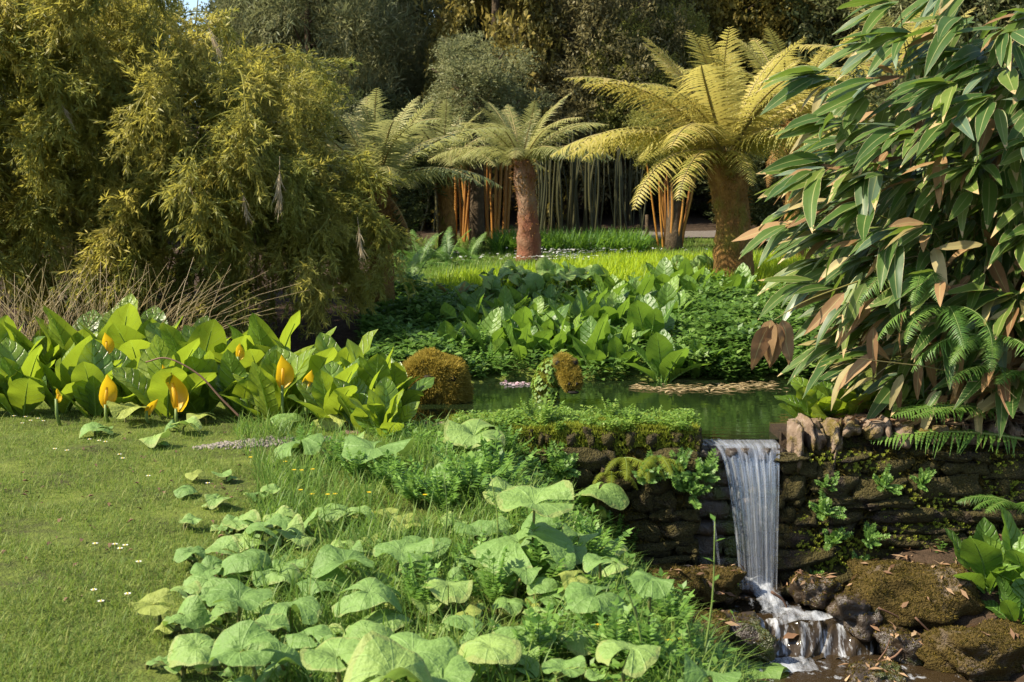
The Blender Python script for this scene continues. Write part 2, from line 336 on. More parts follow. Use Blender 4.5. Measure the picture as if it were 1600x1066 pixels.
M['t_brown'] = tree_leaf('brownish_foliage', (0.11, 0.10, 0.04), (0.17, 0.15, 0.06), (0.25, 0.21, 0.085))
M['t_yellow'] = tree_leaf('yellow_green_foliage', (0.13, 0.14, 0.03), (0.21, 0.21, 0.045), (0.30, 0.28, 0.07), 0.4)

def ground_mat():
    m = NT('ground'); pos = m.geo(); x = m.n('SeparateXYZ', {0: pos}).outputs
    n1 = m.noise(1.6, 5, pos); n2 = m.noise(11, 4, pos)
    g = m.ramp(m.ma('ADD', m.ma('MULTIPLY', n1, 0.6), m.ma('MULTIPLY', n2, 0.4)), [(0.32, (0.045, 0.04, 0.018)), (0.46, (0.075, 0.095, 0.018)), (0.6, (0.12, 0.15, 0.025)), (0.75, (0.17, 0.17, 0.05))])
    soil = m.ramp(n2, [(0.3, (0.025, 0.017, 0.010)), (0.7, (0.07, 0.045, 0.028))])
    low = m.ma('MULTIPLY', m.ma('SUBTRACT', -0.12, m.ma('ADD', x[2], m.ma('MULTIPLY', m.ma('SUBTRACT', n1, 0.5), 0.3))), 5, clamp=True)
    far = m.ma('MULTIPLY', m.ma('SUBTRACT', x[1], 29.5), 0.7, clamp=True)
    thk = m.ma('MULTIPLY', m.ma('MULTIPLY', m.ma('SUBTRACT', m.ma('ADD', -1.9, m.ma('MULTIPLY', n1, 0.5)), x[0]), 3, clamp=True), m.ma('MULTIPLY', m.ma('SUBTRACT', x[1], 11.6), 2, clamp=True))
    c = m.mix(m.ma('MAXIMUM', thk, m.ma('MAXIMUM', low, far)), g, soil)
    p = m.n('BsdfPrincipled', {'Base Color': c, 'Roughness': 0.95, 'Specular IOR Level': 0.15, 'Normal': m.bump(m.ma('ADD', n2, m.noise(60, 3, pos)), 0.7, 0.03)})
    return m.out(p.outputs[0])
def water_mat(name, col, bumpst, scl, rough=0.02, foam=None):
    m = NT(name); pos = m.geo(); mp = m.n('Mapping', {'Vector': pos, 'Scale': scl}).outputs[0]
    n = m.noise(1.0, 3, mp)
    p = m.n('BsdfPrincipled', {'Base Color': (*col, 1), 'Roughness': rough, 'IOR': 1.33, 'Specular IOR Level': 0.6, 'Normal': m.bump(n, bumpst, 0.02)}).outputs[0]
    if foam:
        f = m.noise(foam[0], 5, m.n('Mapping', {'Vector': pos, 'Scale': foam[1]}).outputs[0], 0.65)
        f = m.ma('MULTIPLY', m.ma('SUBTRACT', f, foam[2]), foam[3], clamp=True)
        w = m.n('BsdfPrincipled', {'Base Color': (0.62, 0.66, 0.72, 1), 'Roughness': 0.5}).outputs[0]
        p = m.n('MixShader', {0: f, 1: p, 2: w}).outputs[0]
    return m.out(p)
M['ground'] = ground_mat()
M['pond'] = water_mat('pond_water', (0.010, 0.018, 0.006), 0.10, (2.5, 9, 1))
M['stream'] = water_mat('stream_water', (0.030, 0.020, 0.010), 0.5, (9, 9, 9), 0.04, foam=(1.0, (9, 5, 5), 0.60, 5))
M['cascade'] = water_mat('cascade_water', (0.035, 0.025, 0.014), 0.8, (16, 7, 7), 0.08, foam=(1.0, (16, 4, 4), 0.49, 4))
def fall_mat():
    m = NT('falling_water'); u, v, r = m.lf()
    vec = m.n('CombineXYZ', {0: m.ma('MULTIPLY', u, 7), 1: m.ma('MULTIPLY', v, 0.9), 2: r}).outputs[0]
    n1 = m.noise(2.2, 4, vec, 0.65); n2 = m.noise(7.0, 3, vec, 0.6)
    a = m.ma('MULTIPLY', m.ma('SUBTRACT', m.ma('ADD', m.ma('MULTIPLY', n1, 0.65), m.ma('MULTIPLY', n2, 0.35)), 0.37), 2.4, clamp=True)
    w = m.n('BsdfPrincipled', {'Base Color': (0.62, 0.66, 0.72, 1), 'Roughness': 0.25, 'Specular IOR Level': 0.6}).outputs[0]
    tl = m.n('BsdfTranslucent', {'Color': (0.55, 0.58, 0.66, 1)}).outputs[0]
    w = m.n('MixShader', {0: 0.4, 1: w, 2: tl}).outputs[0]
    tp = m.n('BsdfTransparent').outputs[0]; gl = m.n('BsdfGlossy', {'Roughness': 0.1, 'Color': (0.8, 0.85, 0.9, 1)}).outputs[0]
    thin = m.n('MixShader', {0: 0.10, 1: tp, 2: gl}).outputs[0]
    return m.out(m.n('MixShader', {0: m.ma('MULTIPLY', a, 0.72), 1: thin, 2: w}).outputs[0])
def foam_mat():
    m = NT('foam'); u, v, r = m.lf(); pos = m.geo()
    n = m.noise(1.0, 5, m.n('Mapping', {'Vector': pos, 'Scale': (16, 5, 8)}).outputs[0], 0.7)
    a = m.ma('MULTIPLY', m.ma('SUBTRACT', m.ma('ADD', n, m.ma('MULTIPLY', m.ma('SUBTRACT', 1, m.ma('ABSOLUTE', u)), 0.36)), 0.60), 2.6, clamp=True)
    w = m.n('BsdfPrincipled', {'Base Color': (0.55, 0.58, 0.63, 1), 'Roughness': 0.45, 'Normal': m.bump(n, 0.5, 0.02)}).outputs[0]
    tp = m.n('BsdfTransparent').outputs[0]
    return m.out(m.n('MixShader', {0: m.ma('MULTIPLY', a, 0.7), 1: tp, 2: w}).outputs[0])
M['fall'] = fall_mat(); M['foam'] = foam_mat()
# ------------------------------------------------------------------ ground, water
def axis(segs):
    out = []
    for a, b, s in segs: out.append(np.arange(a, b, s))
    return np.concatenate(out + [[segs[-1][1]]])
ax = axis([(-80, -10, 5), (-10, -5, 0.6), (-5, 6, 0.09), (6, 12, 0.6), (12, 80, 5)])
ay = axis([(-12, 2, 1.0), (2, 15, 0.07), (15, 32, 0.3), (32, 120, 4)])
gx, gy = np.meshgrid(ax, ay)
i = np.arange(len(ay) - 1)[:, None] * len(ax) + np.arange(len(ax) - 1)[None]
gg = Geo(np.stack([gx, gy, h(gx, gy)], -1).reshape(-1, 3), np.stack([i, i + 1, i + len(ax) + 1, i + len(ax)], -1).reshape(-1, 4))
struct(obj('ground', gg, M['ground']))
def sheet(x0, x1, y0, y1, z, nx=8, ny=8, wob=0.0):
    X, Y = np.meshgrid(np.linspace(x0, x1, nx + 1), np.linspace(y0, y1, ny + 1))
    Z = z + wob * (np.sin(X * 9 + Y * 4) + np.sin(X * 17 - Y * 13))
    i = np.arange(ny)[:, None] * (nx + 1) + np.arange(nx)[None]
    return Geo(np.stack([X, Y, Z], -1).reshape(-1, 3), np.stack([i, i + 1, i + nx + 2, i + nx + 1], -1).reshape(-1, 4))
struct(obj('pond_water', sheet(-1.7, 5.2, 10.02, 14.1, WATER_Z), M['pond']))
struct(obj('stream_water', sheet(1.2, 4.6, 6.8, 9.0, -1.50, 30, 30, 0.004), M['stream']))
struct(obj('basin_water', sheet(1.35, 2.75, 9.19, 9.86, -1.325, 24, 16, 0.004), M['stream']))

# ------------------------------------------------------------------ stones
def wob_noise(P, seed, octs=((1.7, 1.0), (4.1, 0.45), (9.0, 0.2))):
    r = np.random.default_rng(seed); o = np.zeros(len(P))
    for f, a in octs:
        for k in range(3):
            d = r.normal(size=3); d /= np.linalg.norm(d); o += a * np.sin(P @ d * f * 2 + r.uniform(0, 6.3)) / 3
    return o
def rock(seed, n=4, boxy=0.75, amp=0.16):
    t = np.linspace(-1, 1, n + 1); a, b = np.meshgrid(t, t); a = a.ravel(); b = b.ravel(); o = np.ones_like(a)
    Fs = []
    for ax_ in range(3):
        for s in (-1, 1):
            p = [None] * 3; p[ax_] = o * s; p[(ax_ + 1) % 3] = a * s; p[(ax_ + 2) % 3] = b; Fs.append(np.stack(p, -1))
    V = np.concatenate(Fs); i = np.arange(n)[:, None] * (n + 1) + np.arange(n)[None]
    q = np.stack([i, i + 1, i + n + 2, i + n + 1], -1).reshape(-1, 4)
    Q = np.concatenate([q + k * (n + 1) ** 2 for k in range(6)])
    _, ix, inv = np.unique(np.round(V, 5), axis=0, return_index=True, return_inverse=True)
    V = V[ix]; Q = inv.reshape(-1)[Q]
    S = nrm(V); V = V * boxy * 0.9 + S * (1 - boxy) * 1.15
    V = V * (1 + amp * wob_noise(S * 1.2, seed))[:, None]
    return Geo(V * 0.5, Q)
STONE = [mesh('stone', rock(s, 6, 0.8, 0.30), M['stone']) for s in range(10)]
COPE = [mesh('coping_stone', rock(s + 20, 6, 0.66, 0.34), M['coping']) for s in range(6)]
def S3(a, b, c): return np.diag([a, b, c])
def lay_courses(parent, x0, x1, zlo, ztop, yface, rs, meshes=STONE, name='stone'):
    z = ztop
    while z > zlo:
        hgt = rs.uniform(0.06, 0.17); x = x0 + rs.uniform(-0.1, 0.0)
        while x < x1:
            w = rs.uniform(0.10, 0.5); w = min(w, x1 - x + 0.03)
            xc = x + w / 2; zc = z - hgt / 2
            if w > 0.06 and zc + hgt > float(h(xc, yface - 0.12)) - 0.05:
                me = meshes[rs.integers(len(meshes))]
                obj(name, me, None, parent, (xc, yface + 0.05 + rs.uniform(-0.02, 0.03), zc), roty(rs.uniform(-0.12, 0.12)) @ S3(w * 1.14, rs.uniform(0.28, 0.40), hgt * rs.uniform(1.1, 1.35)))
            x += w + 0.012
        z -= hgt + 0.008
rs = np.random.default_rng(5)
def core(x0, x1, y0, y1, z0, z1):
    n = max(2, int((x1 - x0) / 0.08))
    g = grid(n, 14, lambda u, v: (x0 + (u + 1) / 2 * (x1 - x0), np.interp(v, [0, 0.6, 0.62, 1.0], [y0, y0, y0 + 0.02, y1]), np.interp(v, [0, 0.6, 0.62, 1.0], [z0, z1 - 0.02, z1, z1])))
    g.V[:, 1] += 0.02 * wob_noise(g.V * 2.0, 3) * (g.V[:, 1] < y1 - 0.05); g.V[:, 2] += 0.012 * wob_noise(g.V * 2.5, 4)
    e = []
    for xx in (x0, x1):
        V = np.array([[xx, y0, z0], [xx, y1, z0], [xx, y1, z1], [xx, y0, z1]]); e.append(Geo(V, [[0, 1, 2, 3]]))
    bk = Geo([[x0, y1, z0], [x1, y1, z0], [x1, y1, z1], [x0, y1, z1]], [[0, 1, 2, 3]])
    return join([g, bk] + e)
WY = 9.86
wl = thing('stone_wall', 'low mossy stone wall holding back the pond, left of the waterfall', 'wall', (0, 0, 0))
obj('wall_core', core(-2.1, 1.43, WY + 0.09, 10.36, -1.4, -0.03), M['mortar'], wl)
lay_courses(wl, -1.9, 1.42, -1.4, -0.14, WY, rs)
x = -2.05
while x < 1.4:
    w = rs.uniform(0.08, 0.2)
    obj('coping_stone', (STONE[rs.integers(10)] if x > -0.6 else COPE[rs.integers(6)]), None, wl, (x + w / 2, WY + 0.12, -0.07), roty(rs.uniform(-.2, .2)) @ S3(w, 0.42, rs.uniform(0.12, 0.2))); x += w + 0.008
wr = thing('stone_wall', 'mossy stone wall with upright cobble coping, right of the waterfall', 'wall', (0, 0, 0))
obj('wall_core', core(2.12, 7.0, WY + 0.09, 10.42, -1.4, -0.03), M['mortar'], wr)
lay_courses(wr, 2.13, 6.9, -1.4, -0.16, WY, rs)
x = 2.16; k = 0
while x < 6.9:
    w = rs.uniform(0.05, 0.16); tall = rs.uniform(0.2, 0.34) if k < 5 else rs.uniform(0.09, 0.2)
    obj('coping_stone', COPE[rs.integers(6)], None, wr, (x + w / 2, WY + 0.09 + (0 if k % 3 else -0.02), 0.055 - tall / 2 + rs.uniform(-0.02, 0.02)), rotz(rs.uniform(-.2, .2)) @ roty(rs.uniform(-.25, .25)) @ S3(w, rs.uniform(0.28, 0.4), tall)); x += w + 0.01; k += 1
for k in range(7):
    obj('flat_slab', COPE[rs.integers(6)], None, wr, (2.45 + k * 0.42, 10.18, -0.015), rotz(rs.uniform(-.15, .15)) @ S3(0.44, 0.34, 0.09))
sp = thing('spillway', 'dark wet stone spillway notch that the waterfall runs over', 'spillway', (0, 0, 0))
obj('back_wall', core(1.42, 2.13, WY + 0.14, 10.4, -1.45, -0.20), M['mortar'], sp)
WST = [mesh('wet_stone', rock(s + 40, 4, 0.7, 0.2), M['wetrock']) for s in range(5)]
lay_courses(sp, 1.45, 2.11, -1.4, -0.22, WY + 0.08, rs, WST, 'wet_stone')
for k in range(6): obj('sill_stone', WST[k % 5], None, sp, (1.48 + k * 0.118, WY + 0.13, -0.185), S3(0.125, 0.45, 0.12))

# ------------------------------------------------------------------ falling water
wf = thing('waterfall', 'silky white waterfall dropping over the notch in the stone wall', 'waterfall', (1.85, 9.6, -1.2))
off = np.array([-1.85, -9.6, 1.2])
def fall(u, v, xl0=1.57, xr0=2.085, xl1=1.75, xr1=2.035, ph=0.0, dy=0.0):
    s = np.clip((v - 0.12) / 0.88, 0, 1); k = np.sqrt(np.clip(s, 0, 1))
    X0 = xl0 + (xr0 - xl0) * (u + 1) / 2; X1 = xl1 + (xr1 - xl1) * (u + 1) / 2
    X = X0 + (X1 - X0) * k ** 0.9
    Y = np.where(v < 0.12, 10.02 - v / 0.12 * 0.2, 9.82 - 0.24 * k) + dy + 0.014 * np.sin(u * 23 + ph) * np.clip(s * 4, 0, 1) + 0.008 * np.sin(u * 51 + ph) * np.clip(s * 4, 0, 1)
    Z = np.where(v < 0.12, -0.103 - 0.007 * (v / 0.12), -0.11 - 1.08 * s) + 0.005 * np.sin(u * 19 + ph) * (1 - s) * np.clip((v - 0.04) * 10, 0, 1)
    return X, Y, Z
g1 = grid(70, 40, lambda u, v: fall(u, v)).sh(off).rnd(0.3); obj('water_sheet', g1, M['fall'], wf)
g2 = grid(50, 36, lambda u, v: fall(u, v, 1.66, 2.07, 1.83, 2.02, 2.0, 0.045)).sh(off).rnd(7.7); obj('water_sheet', g2, M['fall'], wf)
g3 = grid(20, 10, lambda u, v: (1.52 + 0.12 * u + 0.04 * v, 10.0 - 0.2 * v, -0.094 - 0.016 * v + 0.003 * np.sin(u * 14))).sh(off).rnd(3.1); obj('lip_water', g3, M['fall'], wf)
g4 = grid(3, 14, lambda u, v: (1.565 + 0.009 * u + 0.05 * v, 9.74 - 0.05 * v, -0.68 - 0.42 * v)).sh(off).rnd(5.6); obj('thin_trickle', g4, M['fall'], wf)
pth = spline([(1.89, 9.68, -1.15), (1.92, 9.48, -1.20), (2.0, 9.32, -1.27), (2.14, 9.2, -1.285), (2.32, 9.12, -1.30)], 24)
def run(u, v):
    i = (v * 23).astype(int).clip(0, 23); P = pth[i]; w = np.interp(v, [0, 0.3, 0.7, 1], [0.19, 0.15, 0.28, 0.5])
    return P[..., 0] + u * w, P[..., 1] + 0.25 * u * w * v, P[..., 2] + 0.035 * (1 - u * u) + 0.012 * np.sin(u * 9 + v * 31)
obj('foam_run', grid(20, 23, run).sh(off), M['foam'], wf)
def casc(u, v):
    X = 2.2 + 0.48 * u + 0.05 * np.sin(v * 5); Y = 9.2 - 0.34 * v + 0.06 * np.sin(u * 7) + 0.05 * u
    Z = -1.30 - 0.205 * sm((v - 0.15 - 0.12 * np.sin(u * 6)) / 0.6) + 0.016 * np.sin(u * 21 + v * 5) + 0.01 * np.sin(u * 37)
    return X, Y, Z
cs = obj('cascade', grid(60, 26, casc), M['cascade']); tag(cs, 'small foaming cascade below the main waterfall', 'cascade')
fo = obj('foam_patch', grid(16, 12, lambda u, v: (1.95 + 0.33 * u, 8.93 - 0.3 * v + .05 * u, -1.493 + 0.02 * (1 - u * u) * np.sin(v * 3) + 0.006 * np.sin(u * 20 + v * 17))), M['foam'])
tag(fo, 'churned white foam at the foot of the lower cascade', 'foam')

# ------------------------------------------------------------------ boulders
def tuft_tpl(n, L, spread, w, rs):
    gs = []
    for k in range(n):
        a = rs.uniform(0, 6.28); lean = rs.uniform(0.1, spread); l = L * rs.uniform(0.6, 1.2)
        t = np.array([math.cos(a) * math.sin(lean), math.sin(a) * math.sin(lean), math.cos(lean)]) * l
        sd = np.array([-math.sin(a), math.cos(a), 0]) * w
        o = np.array([rs.uniform(-1, 1), rs.uniform(-1, 1), 0]) * L * 0.35
        gs.append(Geo([o - sd, o + sd, o + t], None, [[0, 1, 2]], [[-1, 0, 0], [1, 0, 0], [0, 1, 0]]))
    return join(gs)
MOSS_T = tuft_tpl(5, 0.022, 1.3, 0.004, np.random.default_rng(1))
def on_surface(g, n, rs, upmin=-0.2):
    a, b, c, d = (g.V[g.Q[:, k]] for k in range(4)); nr = np.cross(c - a, d - b); ar = np.linalg.norm(nr, axis=1); nr = nr / np.maximum(ar, 1e-9)[:, None]
    w = ar * (nr[:, 2] > upmin); i = rs.choice(len(w), n, p=w / w.sum()); s, t = rs.uniform(0, 1, (2, n, 1))
    P = (a[i] * (1 - s) + b[i] * s) * (1 - t) + (d[i] * (1 - s) + c[i] * s) * t
    return P, nr[i]
def moss_on(g, n, rs, tpl=MOSS_T, s=(0.7, 1.5), upmin=-0.2):
    P, N = on_surface(g, n, rs, upmin); t = nrm(np.cross(N, rs.normal(size=(n, 3))))
    M_ = np.stack([t, np.cross(N, t), N], -1) * rs.uniform(*s, n)[:, None, None]
    return scatter(tpl, M_, P, rs.uniform(0, 1, n))
def boulder(px, py, d, w, dp, hh, label, mat, seed, mossn=0, rz=0.0):
    c = at(px, py, d); g = rock(seed, 14, 0.5, 0.36); g.V *= (1 + 0.07 * wob_noise(g.V * 5, seed + 7))[:, None]; g = g.tf(rotz(rz) @ S3(w, dp, hh))
    b = float(g.V[:, 2].min()); t = thing('boulder', label, 'boulder', (c[0], c[1], c[2] + b), 'boulders in the stream')
    g = g.sh((0, 0, -b)); obj('rock', g, mat, t)
    if mossn:
        nz = moss_on(g, mossn, np.random.default_rng(seed), s=(0.35, 1.1), upmin=0.2); obj('moss', nz, M['moss_brown'], t, stuff=True)
        if mossn > 400:
            rq = np.random.default_rng(seed + 1); nl = 26; P_, N_ = on_surface(g, nl, rq, 0.45); obj('leaf_scraps', scatter(Geo([[0, 0, 0], [0.02, 0.05, 0.008], [0, 0.12, 0], [-0.02, 0.05, 0.008]], [[0, 1, 2, 3]]), np.stack([np.stack([t_, np.cross(n_, t_), n_], -1) * s_ for t_, n_, s_ in zip(nrm(np.cross(N_, rq.normal(size=(nl, 3)))), N_, rq.uniform(0.3, 0.9, nl))]), P_ + N_ * 0.012, rq.uniform(0, 1, nl)), M['litter'], t, stuff=True)
    return t
boulder(1420, 930, 9.3, 0.72, 0.5, 0.42, 'large mossy brown boulder under the right-hand wall', M['mossrock'], 61, 2600)
boulder(1548, 1025, 8.72, 0.74, 0.5, 0.42, 'pale rock with a golden moss cap at the right edge of the stream', M['mossrock'], 62, 2200, 0.2)
boulder(1140, 990, 8.98, 0.5, 0.42, 0.28, 'dark wet rock left of the foaming cascade', M['wetrock'], 63, 300)
boulder(1066, 912, 9.45, 0.42, 0.36, 0.26, 'reddish mossy rock at the foot of the wall left of the waterfall', M['mossrock'], 64, 1200)
boulder(1085, 985, 8.8, 0.42, 0.36, 0.26, 'brown mossy rock among the bank plants left of the stream', M['mossrock'], 65, 1200)
boulder(1340, 958, 9.16, 0.34, 0.3, 0.26, 'dark rounded rock in front of the large mossy boulder', M['wetrock'], 66, 300)
boulder(1412, 1010, 8.93, 0.38, 0.28, 0.22, 'low dark rock right of the lower cascade', M['wetrock'], 67, 500)
boulder(1275, 922, 9.45, 0.28, 0.26, 0.2, 'small dark rock just right of the waterfall foot', M['wetrock'], 68, 500)
boulder(1120, 912, 9.55, 0.34, 0.3, 0.22, 'small mossy rock just left of the waterfall foot', M['mossrock'], 69, 500)
boulder(1365, 1062, 8.6, 0.4, 0.3, 0.18, 'flat weedy stone in the stream at the bottom edge', M['wetrock'], 70, 500)
boulder(1590, 905, 9.4, 0.6, 0.4, 0.4, 'brown stone behind the leafy clump at the right edge', M['mossrock'], 71, 400)

# ------------------------------------------------------------------ path, post
pg = grid(30, 4, lambda u, v: (4.2 + 3.6 * u, 29.6 + 1.3 * v + 0.3 * np.sin(u * 2), 0 * u))
pg.V[:, 2] = h(pg.V[:, 0], pg.V[:, 1]) + 0.03
struct(obj('path', pg, M['path']))
rg = np.random.default_rng(3); n = 900; u = rg.uniform(-1, 1, n); gx_ = -1.80 + 0.5 * u; gy_ = 9.28 + 0.16 * u + 0.13 * rg.normal(size=n) * (1 - u * u) ** 0.5 * 0.6
pb = rock(3, 1, 0.5, 0.2); Mx = rz_rand = np.stack([rotz(a_) * s__ for a_, s__ in zip(rg.uniform(0, 6.28, n), rg.uniform(0.008, 0.03, n))]); gv = scatter(pb, Mx, np.stack([gx_, gy_, h(gx_, gy_) + 0.004], -1), rg.uniform(0, 1, n))
gr = obj('gravel', gv, M['gravel'], stuff=True); tag(gr, 'strip of pale gravel where the wall top meets the lawn', 'gravel')
p = ground(1010, 388); po = thing('post', 'thin grey wooden post standing at the back of the meadow', 'post', p)
obj('post_shaft', tube([(0, 0, -0.05), (0.01, 0, 0.35), (0, 0, 0.72)], [0.045, 0.04, 0.038], 7), M['bark'], po)
# ------------------------------------------------------------------ leaf shapes
def diamond(l, w, fold=0.15):
    return Geo([[0, 0, 0], [w / 2, l * 0.42, fold * w], [0, l, -0.05 * l], [-w / 2, l * 0.42, fold * w]], [[0, 1, 2, 3]], None, [[0, 0, 0], [1, .4, 0], [0, 1, 0], [-1, .4, 0]])
def skunk_leaf(seed, nu=8, nv=13, wid=0.47):
    r = np.random.default_rng(seed); bend = r.uniform(0.02, 0.34); fold = r.uniform(0.0, 0.5); tw = r.uniform(-0.45, 0.45); ph = r.uniform(0, 6, 3); am = r.uniform(0.02, 0.06); W = wid * r.uniform(0.85, 1.1)
    def f(u, v):
        t = np.clip((v - 0.10) / 0.90, 0, 1)
        w = W * 0.5 * np.maximum(0.10 * (1 - v), np.sin(math.pi * t ** 0.95) ** 0.58) + 0.003
        x = u * w; y = v - 0.12 * bend * v ** 2
        z = -bend * v ** 2.2 + fold * np.abs(u) * w * (1 - 0.5 * v) + am * np.sin(v * 13 + ph[0] + 2 * np.sign(u)) * u * u * np.sin(math.pi * t) + 0.012 * np.sin(v * 24 + ph[1]) * np.abs(u)
        c, s = np.cos(tw * v), np.sin(tw * v)
        return x * c, y, z + x * s
    g = grid(nu, nv, f); rib = tube([f(0 * np.array(1.), np.array(q)) for q in np.linspace(0, 0.85, 7)], np.linspace(0.017, 0.004, 7), 5, False)
    rib.V[:, 2] -= 0.006; rib.L[:, 0] = 0
    return join([g, rib])
def butter_leaf(seed, na=34, nr=6):
    r = np.random.default_rng(seed); ph = r.uniform(0, 6.3, 4); cup = r.uniform(0.05, 0.30); drp = r.uniform(0.1, 0.45); un = r.uniform(0.03, 0.085); fold = r.uniform(-0.05, 0.25); notch = r.uniform(0.0, 0.10) if seed % 3 else r.uniform(0.2, 0.5); sad = r.normal(size=2) * 0.32; bnd = r.uniform(-0.15, 0.45); crm = r.uniform(0.006, 0.02); dip = r.uniform(0.03, 0.09)
    def f(u, v):
        th = u * (math.pi - notch * (1 - 0.55 * v)); R = 0.5 * (1 + 0.10 * np.cos(2 * th) * 0.5 - 0.06 * np.cos(th) + 0.05 * np.sin(3 * th + ph[3])) * (1 + 0.012 * np.sin(th * 30))
        q = R * v; x = q * np.sin(th); y = q * np.cos(th)
        z = cup * q - drp * 2.6 * q ** 2.4 + un * v ** 2 * (np.sin(3 * th + ph[0]) + 0.6 * np.sin(5 * th + ph[1])) + 0.006 * v * np.cos(u * math.pi * 13) + fold * np.abs(x) - 0.4 * fold * q + sad[0] * (x * x - y * y) + sad[1] * x * y - bnd * np.clip(y + 0.1, 0, 1) ** 2
        return x, y, z
    g = grid(na, nr, f); q = np.hypot(g.V[:, 0], g.V[:, 1]); g.V[:, 2] += crm * wob_noise(g.V * 7, seed) * np.clip(q * 5, 0, 1) - dip * np.exp(-(q / 0.09) ** 2) + 0.02 * np.sign(g.L[:, 0]) * (np.abs(g.L[:, 0]) > 0.9)
    return g
def sasa_leaf(seed, nu=4, nv=9):
    r = np.random.default_rng(seed); bend = r.uniform(0.05, 0.35); fold = r.uniform(0.1, 0.6); tw = r.uniform(-0.5, 0.5); cr = r.uniform(-0.12, 0.12)
    def f(u, v):
        w = 0.120 * np.maximum(np.sin(math.pi * np.clip(v, 0, 1) ** 0.7) ** 0.75, 0.02) * (1 - 0.25 * v) ** 0.6 + 0.003
        x = u * w; z = -bend * v ** 2 + fold * np.abs(u) * w * 0.7 + 0.008 * np.sin(v * 17 + u * 2) * np.abs(u)
        c, s = np.cos(tw * v), np.sin(tw * v)
        return x * c + cr * v * v, v - 0.2 * bend * v, z + x * s
    return grid(nu, nv, f)
def crumpled(seed):
    r = np.random.default_rng(seed); g = sasa_leaf(seed, 5, 10); g.V[:, 2] += 0.05 * wob_noise(g.V * 4, seed); g.V[:, 0] *= 1.1; return g
def blade(l, w, bend, n=3):
    v = np.linspace(0, 1, n + 1); V = []; L = []
    for t in v[:-1]:
        for s in (-1, 1): V.append([s * w / 2 * (1 - t ** 2 * 0.8), bend * l * t * t, l * t * (1 - 0.25 * bend * t)]); L.append([s, t, 0])
    V.append([0, bend * l, l * (1 - 0.25 * bend)]); L.append([0, 1, 0])
    return Geo(V, [[2 * k, 2 * k + 1, 2 * k + 3, 2 * k + 2] for k in range(n - 1)], [[2 * n - 2, 2 * n - 1, 2 * n]], L)
def rz_many(a, s=None, lean=None, laz=None):
    n = len(a); c, sn = np.cos(a), np.sin(a); Mx = np.zeros((n, 3, 3)); Mx[:, 0, 0] = c; Mx[:, 0, 1] = -sn; Mx[:, 1, 0] = sn; Mx[:, 1, 1] = c; Mx[:, 2, 2] = 1
    if lean is not None:      # rotate about local x first
        R = np.zeros((n, 3, 3)); cl, sl = np.cos(lean), np.sin(lean); R[:, 0, 0] = 1; R[:, 1, 1] = cl; R[:, 1, 2] = sl; R[:, 2, 1] = -sl; R[:, 2, 2] = cl
        Mx = Mx @ R
    if s is not None: Mx = Mx * s[:, None, None]
    return Mx
def blades_at(P, tpls, smin, smax, leanmax, seed):
    r = np.random.default_rng(seed); n = len(P); k = r.integers(len(tpls), size=n); out = []
    for i, t in enumerate(tpls):
        s_ = k == i; m = s_.sum()
        if m: out.append(scatter(t, rz_many(r.uniform(0, 6.283, m), r.uniform(smin, smax, m), r.uniform(0, leanmax, m)), P[s_], r.uniform(0, 1, m)))
    return join(out)
def drop(x, y, dz=0.0): return np.stack([x, y, h(x, y) + dz], -1)
SK = [mesh('leaf', skunk_leaf(s), M['skunk']) for s in range(14)]
SKF = [mesh('leaf', skunk_leaf(s + 50, 6, 9, 0.42), M['skunk_far']) for s in range(10)]
BL = [mesh('leaf_blade', butter_leaf(s + 3), M['butter']) for s in range(20)]
BLY = [mesh('leaf_blade', butter_leaf(s + 33), M['butter_yellow']) for s in range(4)]

# ------------------------------------------------------------------ skunk cabbages
def spathe_geo(seed):
    r = np.random.default_rng(seed)
    def f(u, v):
        ph = u * (2.6 - 1.5 * np.sin(math.pi * v ** 0.8)); R = 0.27 * (np.sin(math.pi * np.clip(0.05 + 0.95 * v ** 0.85, 0, 1)) ** 1.15) * (1 - 0.30 * v) + 0.015 * (1 - v)
        return R * np.sin(ph) + 0.06 * np.sin(v * 4 + seed), R * np.cos(ph) * 0.75 - 0.18 * v * v + 0.05, v + 0.05 * np.abs(u) * np.sin(math.pi * v)
    g = grid(10, 10, f); sx = tube([(0, 0.03, 0.1), (0, 0.03, 0.35), (0, 0.01, 0.6)], [0.035, 0.05, 0.03], 6); sx.L[:, 2] = 0.1
    return join([g, sx])
SPA = [mesh('flower_spathe', spathe_geo(s), M['spathe']) for s in range(2)]
def cabbage(p, size, n, label, group, meshes, seed, lean0=0.12, lean1=0.75):
    r = np.random.default_rng(seed); t = thing('skunk_cabbage', label, 'plant', p, group); a0 = r.uniform(0, 6.28)
    for k in range(n):
        a = a0 + k * 2.4 + r.uniform(-0.3, 0.3); q = (k + 0.5) / n; ln = lean0 + (lean1 - lean0) * q ** 1.3 + r.uniform(-0.08, 0.08); L = size * r.uniform(0.75, 1.1) * (1.0 - 0.22 * q)
        d = np.array([math.cos(a) * math.sin(ln), math.sin(a) * math.sin(ln), math.cos(ln)]); nn = np.array([-math.cos(a), -math.sin(a), 0.25]) + r.normal(size=3) * 0.3
        obj('leaf', meshes[r.integers(len(meshes))], None, t, (0.05 * math.cos(a) * q, 0.05 * math.sin(a) * q, -0.03), frames(d[None], nn[None])[0] * L)
    return t
FRONT = [(-25, 648), (35, 650), (95, 645), (150, 652), (205, 640), (262, 652), (318, 648), (375, 652), (425, 658), (470, 652), (520, 664), (565, 674), (602, 682)]
BACK = [(-5, 622), (58, 620), (120, 618), (180, 616), (228, 616), (300, 620), (360, 620), (415, 622), (478, 628), (535, 634), (585, 645), (612, 650)]
left_bed = []
